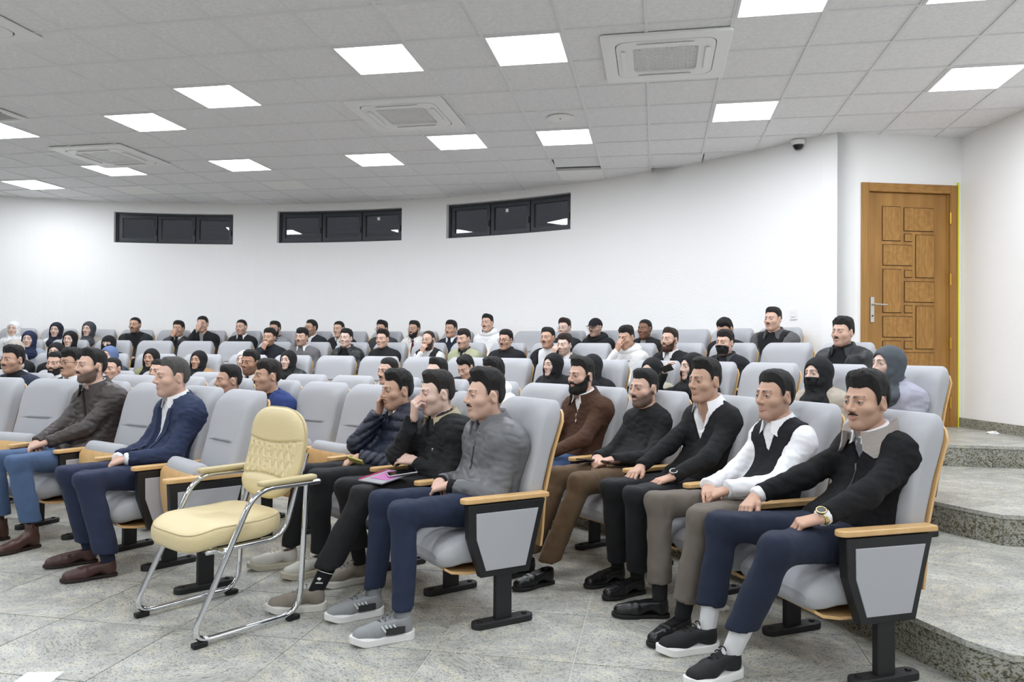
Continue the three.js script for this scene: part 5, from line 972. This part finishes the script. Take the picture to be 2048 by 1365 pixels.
P(3, 12, .08, .981, 'in dark green leather coat', 'person in black headscarf and dark green leather coat', { scarf: S(0x141416), top: { ...OPEN(0x27302e, 'leather', .1, .74, .05), name: 'coat' }, inner: { color: 0x141416 }, collar2: JC(0x27302e, 'leather') });
P(3, 13, .08, .975, 'in white headscarf of the fourth row', 'person in white headscarf just behind the black jacket with white collar', { scarf: S(0xe9eaee), top: KNIT(0xd9dade) });
P(3, 14, .065, .967, 'in tan coat', 'person in black headscarf and open tan coat', { skin: SK.tan, scarf: S(0x121215), top: { ...OPEN(0xb08e68, 'cloth', .2, .6, .05), name: 'coat' }, inner: { color: 0x131316 } });
P(3, 15, .05, .986, 'in olive green coat', 'person in black headscarf and pale olive green coat', { skin: SK.tan, scarf: S(0x101012), top: { ...OPEN(0x9a9a70, 'cloth', .24, .6, .05), name: 'coat' }, inner: { color: 0x121214 } });
P(3, 16, .12, 1.012, 'in blue headscarf', 'person in blue headscarf and dark patterned jacket behind leather jacket', { yaw: -.2, scarf: S(0x6478a2), top: OPEN(0x3c4350, 'cloth', .14, .66), inner: { color: 0x2a2f3a } });
P(3, 17, .08, 1.05, 'in black headscarf seen only above glasses', 'person in black headscarf whose forehead shows above second-row heads', { scarf: S(0x17171a), top: KNIT(0x17171a) });
P(3, 18, .2, 1.075, 'in beige headscarf', 'person in beige headscarf and black coat near left edge', { yaw: -.15, scarf: S(0xb9b0a6), top: { ...OPEN(0x1b1c20, 'cloth', .22, .6), name: 'coat' }, inner: { color: 0x8b8168 } });
// fifth row
P(4, 0, .11, 1.12, 'in black leather jacket at the fifth-row end', 'person in black leather jacket and black top at fifth-row end near door', { skin: SK.light, hair: HAIR.curly, moustache: 1, stubble: .2, top: OPEN(0x2b2d31, 'leather', .26, .64), inner: { color: 0x15161a, neckUp: .5 }, collar2: JC(0x2b2d31, 'leather'), bw: 1.12, full: .004 });
P(4, 2, .06, 1.033, 'in black face mask', 'person in black face mask and black jacket with grey collar', { mask: 0x1a1a1c, hair: { ...HAIR.fringe, fringe: .01 }, hairColor: 0x1a1411, top: KNIT(0x1b1c22, { name: 'jacket' }), collar2: JC(0x4a4a4e) });
P(4, 3, -.01, 1.065, 'in black suit and white shirt', 'person in black suit and open white shirt behind the phone holder', { beard: .007, moustache: 0x4a2f20, beardHex: 0x4a2f20, hairColor: 0x30221a, hair: { ...HAIR.quiff, top: .026 }, top: OPEN(0x17181b, 'cloth', .2, .64, .05), inner: { color: 0xf0f1f3 }, collar: COLL(0xf1f2f4), pitch: .06 });
P(4, 4, .03, 1.09, 'in white hoodie with a hand at the mouth', 'person in white hoodie holding a hand at the mouth', { skin: SK.tan, pitch: -.15, hair: { ...HAIR.curly, side: .005 }, top: KNIT(0xeceded, { name: 'hoodie', off: .022 }), hood: 0xeceded, mark: on => { on(.07, .8, () => box(.034, .007, .002).rotateZ(.3), 'chest_logo', M.plasticDark); }, armR: { ...FACE, rel: [-.02, -.08, .12] } });
P(4, 5, -.22, 1.01, 'in brown jacket leaning sideways', 'person in brown jacket and white shirt leaning sideways on a hand', { skin: SK.fair, px: -.12, hair: HAIR.curly, stubble: .35, hairColor: 0x2a1f19, top: OPEN(0x4a4741, 'cloth', .26, .62), inner: { color: 0xe9eaec }, collar: COLL(0xe9eaec), armR: { ...CHIN, rel: [-.07, -.06, .1] } });
P(4, 6, .13, 1.092, 'in black jacket with white inside', 'person in black jacket over white hoodie left of the brown jacket', { skin: SK.tan, moustache: 1, hair: { ...HAIR.combed, side: .005 }, top: OPEN(0x17181b, 'cloth', .3, .58), inner: { color: 0xe9eaeb, neckUp: .3 }, full: .004 });
P(4, 7, .11, 1.068, 'in black coat and glasses', 'person in glasses, black coat and black scarf in fifth row', { skin: SK.tan, glasses: 1, moustache: 1, hair: HAIR.full, top: KNIT(0x1a1b1e, { name: 'coat', off: .024, neckUp: .55 }), collar2: JC(0x1a1b1e), bw: 1.1, full: .005 });
P(4, 8, .075, 1.08, 'in pale green sweater', 'person in pale green sweater with dark polo collar', { skin: SK.light, stubble: .2, moustache: 0x4a382d, hair: HAIR.fringe, hairColor: 0x201813, top: KNIT(0xb1b394, { cut: [.86, .36] }), inner: { color: 0x1b1c20 }, collar: COLL(0x1d1e23, { gap: .5, point: .035 }), bw: 1.05 });
P(4, 9, .13, 1.067, 'in black vest with white sleeves', 'person in glasses, black gilet and white sleeves, fist at chin', { skin: SK.light, glasses: M.steel, beard: .006, stubble: .5, hairColor: 0x2e211a, beardHex: 0x3a2a20, hair: { ...HAIR.crop, hairline: .08 }, top: { name: 'gilet', color: 0x1d1e22, off: .026, noSleeve: true, cut: [.66, .24] }, inner: { color: 0xe8e9ea, sleeves: true, fold: .007 }, armR: CHIN });
P(4, 10, .017, 1.078, 'in black turtleneck', 'person in plain black turtleneck sweater with hands down', { skin: SK.light, hair: HAIR.quiff, top: KNIT(0x191a1e, { neckUp: .45 }) });
P(4, 11, .04, 1.089, 'in black leather jacket mid fifth row', 'person in black leather jacket over black T-shirt mid fifth row', { skin: SK.fair, hair: HAIR.full, top: OPEN(0x2c2f31, 'leather', .3, .62), inner: { color: 0x141517, neckUp: .15 }, collar2: JC(0x2c2f31, 'leather') });
P(4, 12, -.05, 1.099, 'in grey sweater', 'person in mid grey sweater with white shirt collar', { skin: SK.light, stubble: .25, moustache: 0x3a2b22, hair: HAIR.fringe, top: KNIT(0x6e6e70), collar: COLL(0xf0f1f2, { gap: .5, point: .035 }) });
P(4, 13, .04, 1.09, 'in dark navy jacket with hand at chin', 'person in dark navy jacket resting chin on a hand', { skin: SK.tan, stubble: .4, hair: { ...HAIR.full, top: .034 }, top: KNIT(0x1d2029, { name: 'jacket', off: .022, neckUp: .3 }), armR: CHIN });
P(4, 17, .04, .985, 'in black face veil', 'person in black face veil with only the eyes showing', { scarf: S(0x0e0f12, { niqab: true }), top: KNIT(0x0f1013) });
P(4, 18, .1, 1.043, 'in black headscarf of the fifth row', 'person in black headscarf and black top in fifth row', { scarf: S(0x121317), top: KNIT(0x14151a) });
P(4, 19, .15, 1.037, 'in navy headscarf', 'person in navy headscarf and pale blue-grey top', { scarf: S(0x222c4a), top: KNIT(0x9aa4b0) });
// back row
P(5, 0, .06, 1.118, 'in grey jacket at the back-row end', 'person in grey jacket over black printed T-shirt at back-row end', { skin: SK.light, hair: { ...HAIR.combed, side: .006 }, bw: 1.18, full: .008, neck: 1.12, moustache: 0x4a382d, top: OPEN(0x5d5d5e, 'cloth', .36, .5), inner: { color: 0x151619, neckUp: .2 }, collar2: JC(0x5d5d5e), mark: (on) => { for (let k = 0; k < 4; k++) on(-.03 + k * .02, .62, () => box(.013, .018, .002), 'shirt_print', M.paper); } });
P(5, 1, .07, 1.014, 'looking down in the back row', 'person in black jacket looking down beside the grey-jacketed back-row end', { pitch: -.5, hz: .0, skin: SK.tan, stubble: .5, hair: HAIR.full, top: KNIT(0x191a1d, { name: 'jacket' }) });
P(5, 3, .08, 1.04, 'in black jacket behind the white hoodie', 'person in black jacket just right behind the hand-at-mouth white hoodie', { skin: SK.deep, stubble: .3, hair: { ...HAIR.crop, curl: .005 }, top: OPEN(0x191a1d, 'cloth', .16, .7), inner: { color: 0x8e9092 } });
P(5, 4, -.05, 1.067, 'in black cap', 'person in black cap, glasses and black hoodie', { hair: HAIR.crop, cap: 0x141518, glasses: 1, skin: SK.light, stubble: .35, moustache: 1, top: KNIT(0x17181b, { name: 'hoodie', off: .022 }), hood: 0x17181b });
P(5, 5, .07, 1.065, 'in glasses left of the cap', 'person in glasses and dark jacket just left of the black cap', { glasses: M.steel, skin: SK.fair, hair: HAIR.quiff, hairColor: 0x2a1d17, top: KNIT(0x23262d, { name: 'jacket', neckUp: .4 }) });
P(5, 7, .025, 1.143, 'in white hoodie of the back row', 'person in white hoodie with black collar sitting tallest in back row', { skin: SK.light, moustache: 1, hair: { ...HAIR.quiff, top: .026, side: .006 }, top: KNIT(0xeff0f1, { name: 'hoodie', off: .022 }), hood: 0xeff0f1, inner: { color: 0x17181b, neckUp: .6 } });
P(5, 8, .015, 1.062, 'in navy sweater with white collar', 'person in navy button sweater with white collar in back row', { skin: SK.tan, moustache: 0x2a211c, hair: HAIR.full, top: KNIT(0x1f2536), collar: COLL(0xf0f1f2, { point: .03 }) });
P(5, 9, -.01, 1.063, 'in white jacket and red tie', 'person in white jacket and dark red tie', { skin: SK.tan, beard: .006, moustache: 1, glasses: M.steel, hair: HAIR.combed, top: OPEN(0xe4e3dd, 'cloth', .24, .62, .05), inner: { color: 0xf0f0ef }, collar: COLL(0xf2f2f1), tie: { color: 0x5b1d26, end: .5 } });
P(5, 10, .035, 1.063, 'in dark grey jacket and glasses', 'person in glasses and dark grey jacket behind the black turtleneck', { skin: SK.tan, glasses: 1, stubble: .4, hair: HAIR.quiff, top: KNIT(0x3a3b3f, { name: 'jacket', off: .022, neckUp: .3 }) });
P(5, 11, -.1, 1.063, 'in black jacket and pale shirt', 'person in black jacket and pale shirt left behind fifth-row leather jacket', { skin: SK.light, hair: { ...HAIR.crop, top: .018 }, top: OPEN(0x191a1d, 'cloth', .16, .72), inner: { color: 0xd9d8d2 }, collar: COLL(0xdcdbd5) });
P(5, 12, .015, 1.084, 'in dark suit and glasses', 'person in glasses and dark suit with white collar in back row', { glasses: 1, skin: SK.tan, stubble: .3, hair: { ...HAIR.slick, top: .022 }, yaw: -.35, top: OPEN(0x22252c, 'cloth', .14, .74), inner: { color: 0xf0f1f3 }, collar: COLL(0xf0f1f3) });
P(5, 13, .0, 1.059, 'in striped scarf and grey jacket', 'person in glasses, striped scarf and grey jacket', { skin: SK.tan, beard: .006, moustache: 1, glasses: std(0x3b4fd0, .15), hair: HAIR.combed, top: KNIT(0x8f9297, { name: 'jacket', off: .022 }), extra: (g, c) => { for (let k = 0; k < 5; k++) part('striped_scarf', new THREE.TorusGeometry(.072 + k * .003, .013, 8, 28).rotateX(Math.PI / 2 + .2).translate(c.nb[0], c.nb[1] + .05 - k * .014, c.nb[2] + .012), cloth(k % 2 ? 0x8d8a88 : 0x2b2a2e), g); } });
P(5, 14, .03, 1.087, 'in black sweater and white collar', 'person in black sweater with wide white shirt collar in back row', { skin: SK.light, stubble: .25, hair: HAIR.crop, top: KNIT(0x17181b), collar: COLL(0xf2f3f4, { gap: .55, point: .045 }) });
P(5, 15, -.02, 1.129, 'covering the face with a hand', 'person in black jacket covering nose and mouth with a hand', { skin: SK.light, hair: HAIR.short, top: OPEN(0x191a1d, 'cloth', .14, .72), inner: { color: 0x9b9b9b }, armR: { ...FACE, rel: [-.0, -.03, .125] } });
P(5, 16, .17, 1.05, 'in black leather with hand on the mouth', 'person in black leather jacket pressing a hand on the mouth', { skin: SK.tan, hair: HAIR.full, top: KNIT(0x1d1e21, { name: 'leather_jacket', mat: 'leather', off: .022 }), collar: COLL(0xe0e0e0), armR: { ...FACE, rel: [-.02, -.06, .12] } });
P(5, 17, .07, 1.103, 'in dark green jacket over black', 'person in dark green open jacket over black sweater in back row', { skin: SK.tan, stubble: .5, moustache: 1, hair: HAIR.crop, top: OPEN(0x23282a, 'cloth', .3, .56), inner: { color: 0x131417, neckUp: .4 }, bw: 1.1 });
P(5, 18, -.05, 1.032, 'in dark grey headscarf', 'person in dark grey headscarf and beige coat in back row', { scarf: S(0x42454b), top: { ...OPEN(0x9c958c, 'cloth', .12, .7), name: 'coat' }, inner: { color: 0x222327 } });
P(5, 19, .05, 1.012, 'in dark headscarf and white top', 'person in dark navy headscarf and white top', { scarf: S(0x1c2030), top: KNIT(0xe6e6e5, { neckUp: .3 }) });
P(5, 20, .03, 1.018, 'in white headscarf of the back row', 'person in white headscarf and white top at back-row left', { scarf: S(0xe9ebec), top: KNIT(0xe9eaea, { neckUp: .3 }) });
placeChairs(new Map(PEOPLE));
// ---------------------------------------------------------------- small things people hold or have dropped
function inSeat(o, r, i, p, e = [0, 0, 0]) { const s = rowSpot(r, i), q = new THREE.Quaternion().setFromEuler(new THREE.Euler(0, s.turn, 0)); o.position.copy(v3(p).applyQuaternion(q)).add(V3(s.x, s.y, s.z)); o.quaternion.copy(q).multiply(new THREE.Quaternion().setFromEuler(new THREE.Euler(...e))); return o; }
function phone(label, dark, r, i, p, e) { const t = thing('mobile_phone', label, 'phone'); part('phone_case', box(.075, .009, .155, 0, 0, 0, .004), dark ? M.plasticDark : std(0xb9bcc0, .3, { metalness: .5 }), t); part('screen', box(.069, .0012, .148, 0, .0048, 0), std(0x08090b, .06), t); if (r === 3) t.scale.setScalar(.8); return inSeat(t, r, i, p, e); }
{
  const nbk = thing('notebook', 'pink spiral notebook on the lap of the fist-at-mouth person', 'notebook'); part('cover', box(.17, .008, .23, 0, 0, 0, .002), std(0x8f9095, .4), nbk); part('pink_cover', box(.12, .0015, .16, .01, .0048, -.02), std(0xb0529a, .35), nbk);
  part('spiral', sweep(Array.from({ length: 220 }, (_, k) => V3(-.085 + .007 * Math.cos(k / 219 * Math.PI * 2 * 26), .002 + .007 * Math.sin(k / 219 * Math.PI * 2 * 26), -.11 + k / 219 * .22)), .0014, 5), std(0xd63a78, .35), nbk);
  inSeat(nbk, 1, 1, [.15, .622, .33], [.12, .35, -.05]);
  phone('silver-framed phone on the pink notebook', false, 1, 1, [.185, .642, .25], [.12, -.3, -.05]);
  phone('black phone under the hands of the black crew-neck', true, 2, 3, [-.02, .628, .27], [-.15, .5, .1]);
  const wl = thing('wallet', 'brown leather wallet held by the black crew-neck', 'wallet'); part('wallet_body', box(.1, .018, .075, 0, 0, 0, .005), std(0x4a2f22, .45), wl); part('strap', box(.018, .021, .078, .01, 0, 0, .003), std(0x2d1c14, .4), wl); inSeat(wl, 2, 3, [.13, .628, .2], [0, .2, 0]);
  const yp = thing('folded_paper', 'yellow folded paper in the hand of the navy puffer', 'paper'); part('sheet', box(.055, .004, .1, 0, 0, 0, .001), std(0xefe38a, .7), yp); part('sheet', box(.055, .003, .098, .003, .004, -.001, .001), std(0xf2e892, .7), yp); inSeat(yp, 1, 2, [.06, .62, .2], [-.4, -.9, .35]);
  phone('dark phone held up beside a black headscarf', true, 3, 3, [-.12, .985, .13], [-1.2, 1.3, .2]);
  const crumple = (seed2, s) => { const g = new THREE.IcosahedronGeometry(s, 3), p = g.attributes.position; for (let k = 0; k < p.count; k++) { const x = p.getX(k), y = p.getY(k), z = p.getZ(k), n = 1 + .55 * N3(x * 60 + seed2, y * 60, z * 60); p.setXYZ(k, x * n * 1.3, Math.max(-.004, y * n * .5), z * n); } g.computeVertexNormals(); return toCreasedNormals(g, .4); };
  single('crumpled_tissue', crumple(3, .035), M.paper, 'white crumpled tissue on floor behind white-soled shoe', 'tissue').position.set(.32, .005, -3.98);
  single('crumpled_tissue', crumple(9, .04), M.paper, 'white crumpled tissue on top step near right wall', 'tissue').position.set(3.22, TIER * 3 + .005, -8.1);
  const sheet = single('paper_sheet', box(.14, .0015, .1), M.paper, 'white paper sheet on floor at bottom left corner', 'paper'); sheet.position.set(-2.36, .001, -2.57); sheet.rotation.y = .25;
}
renderer.render(scene, camera);
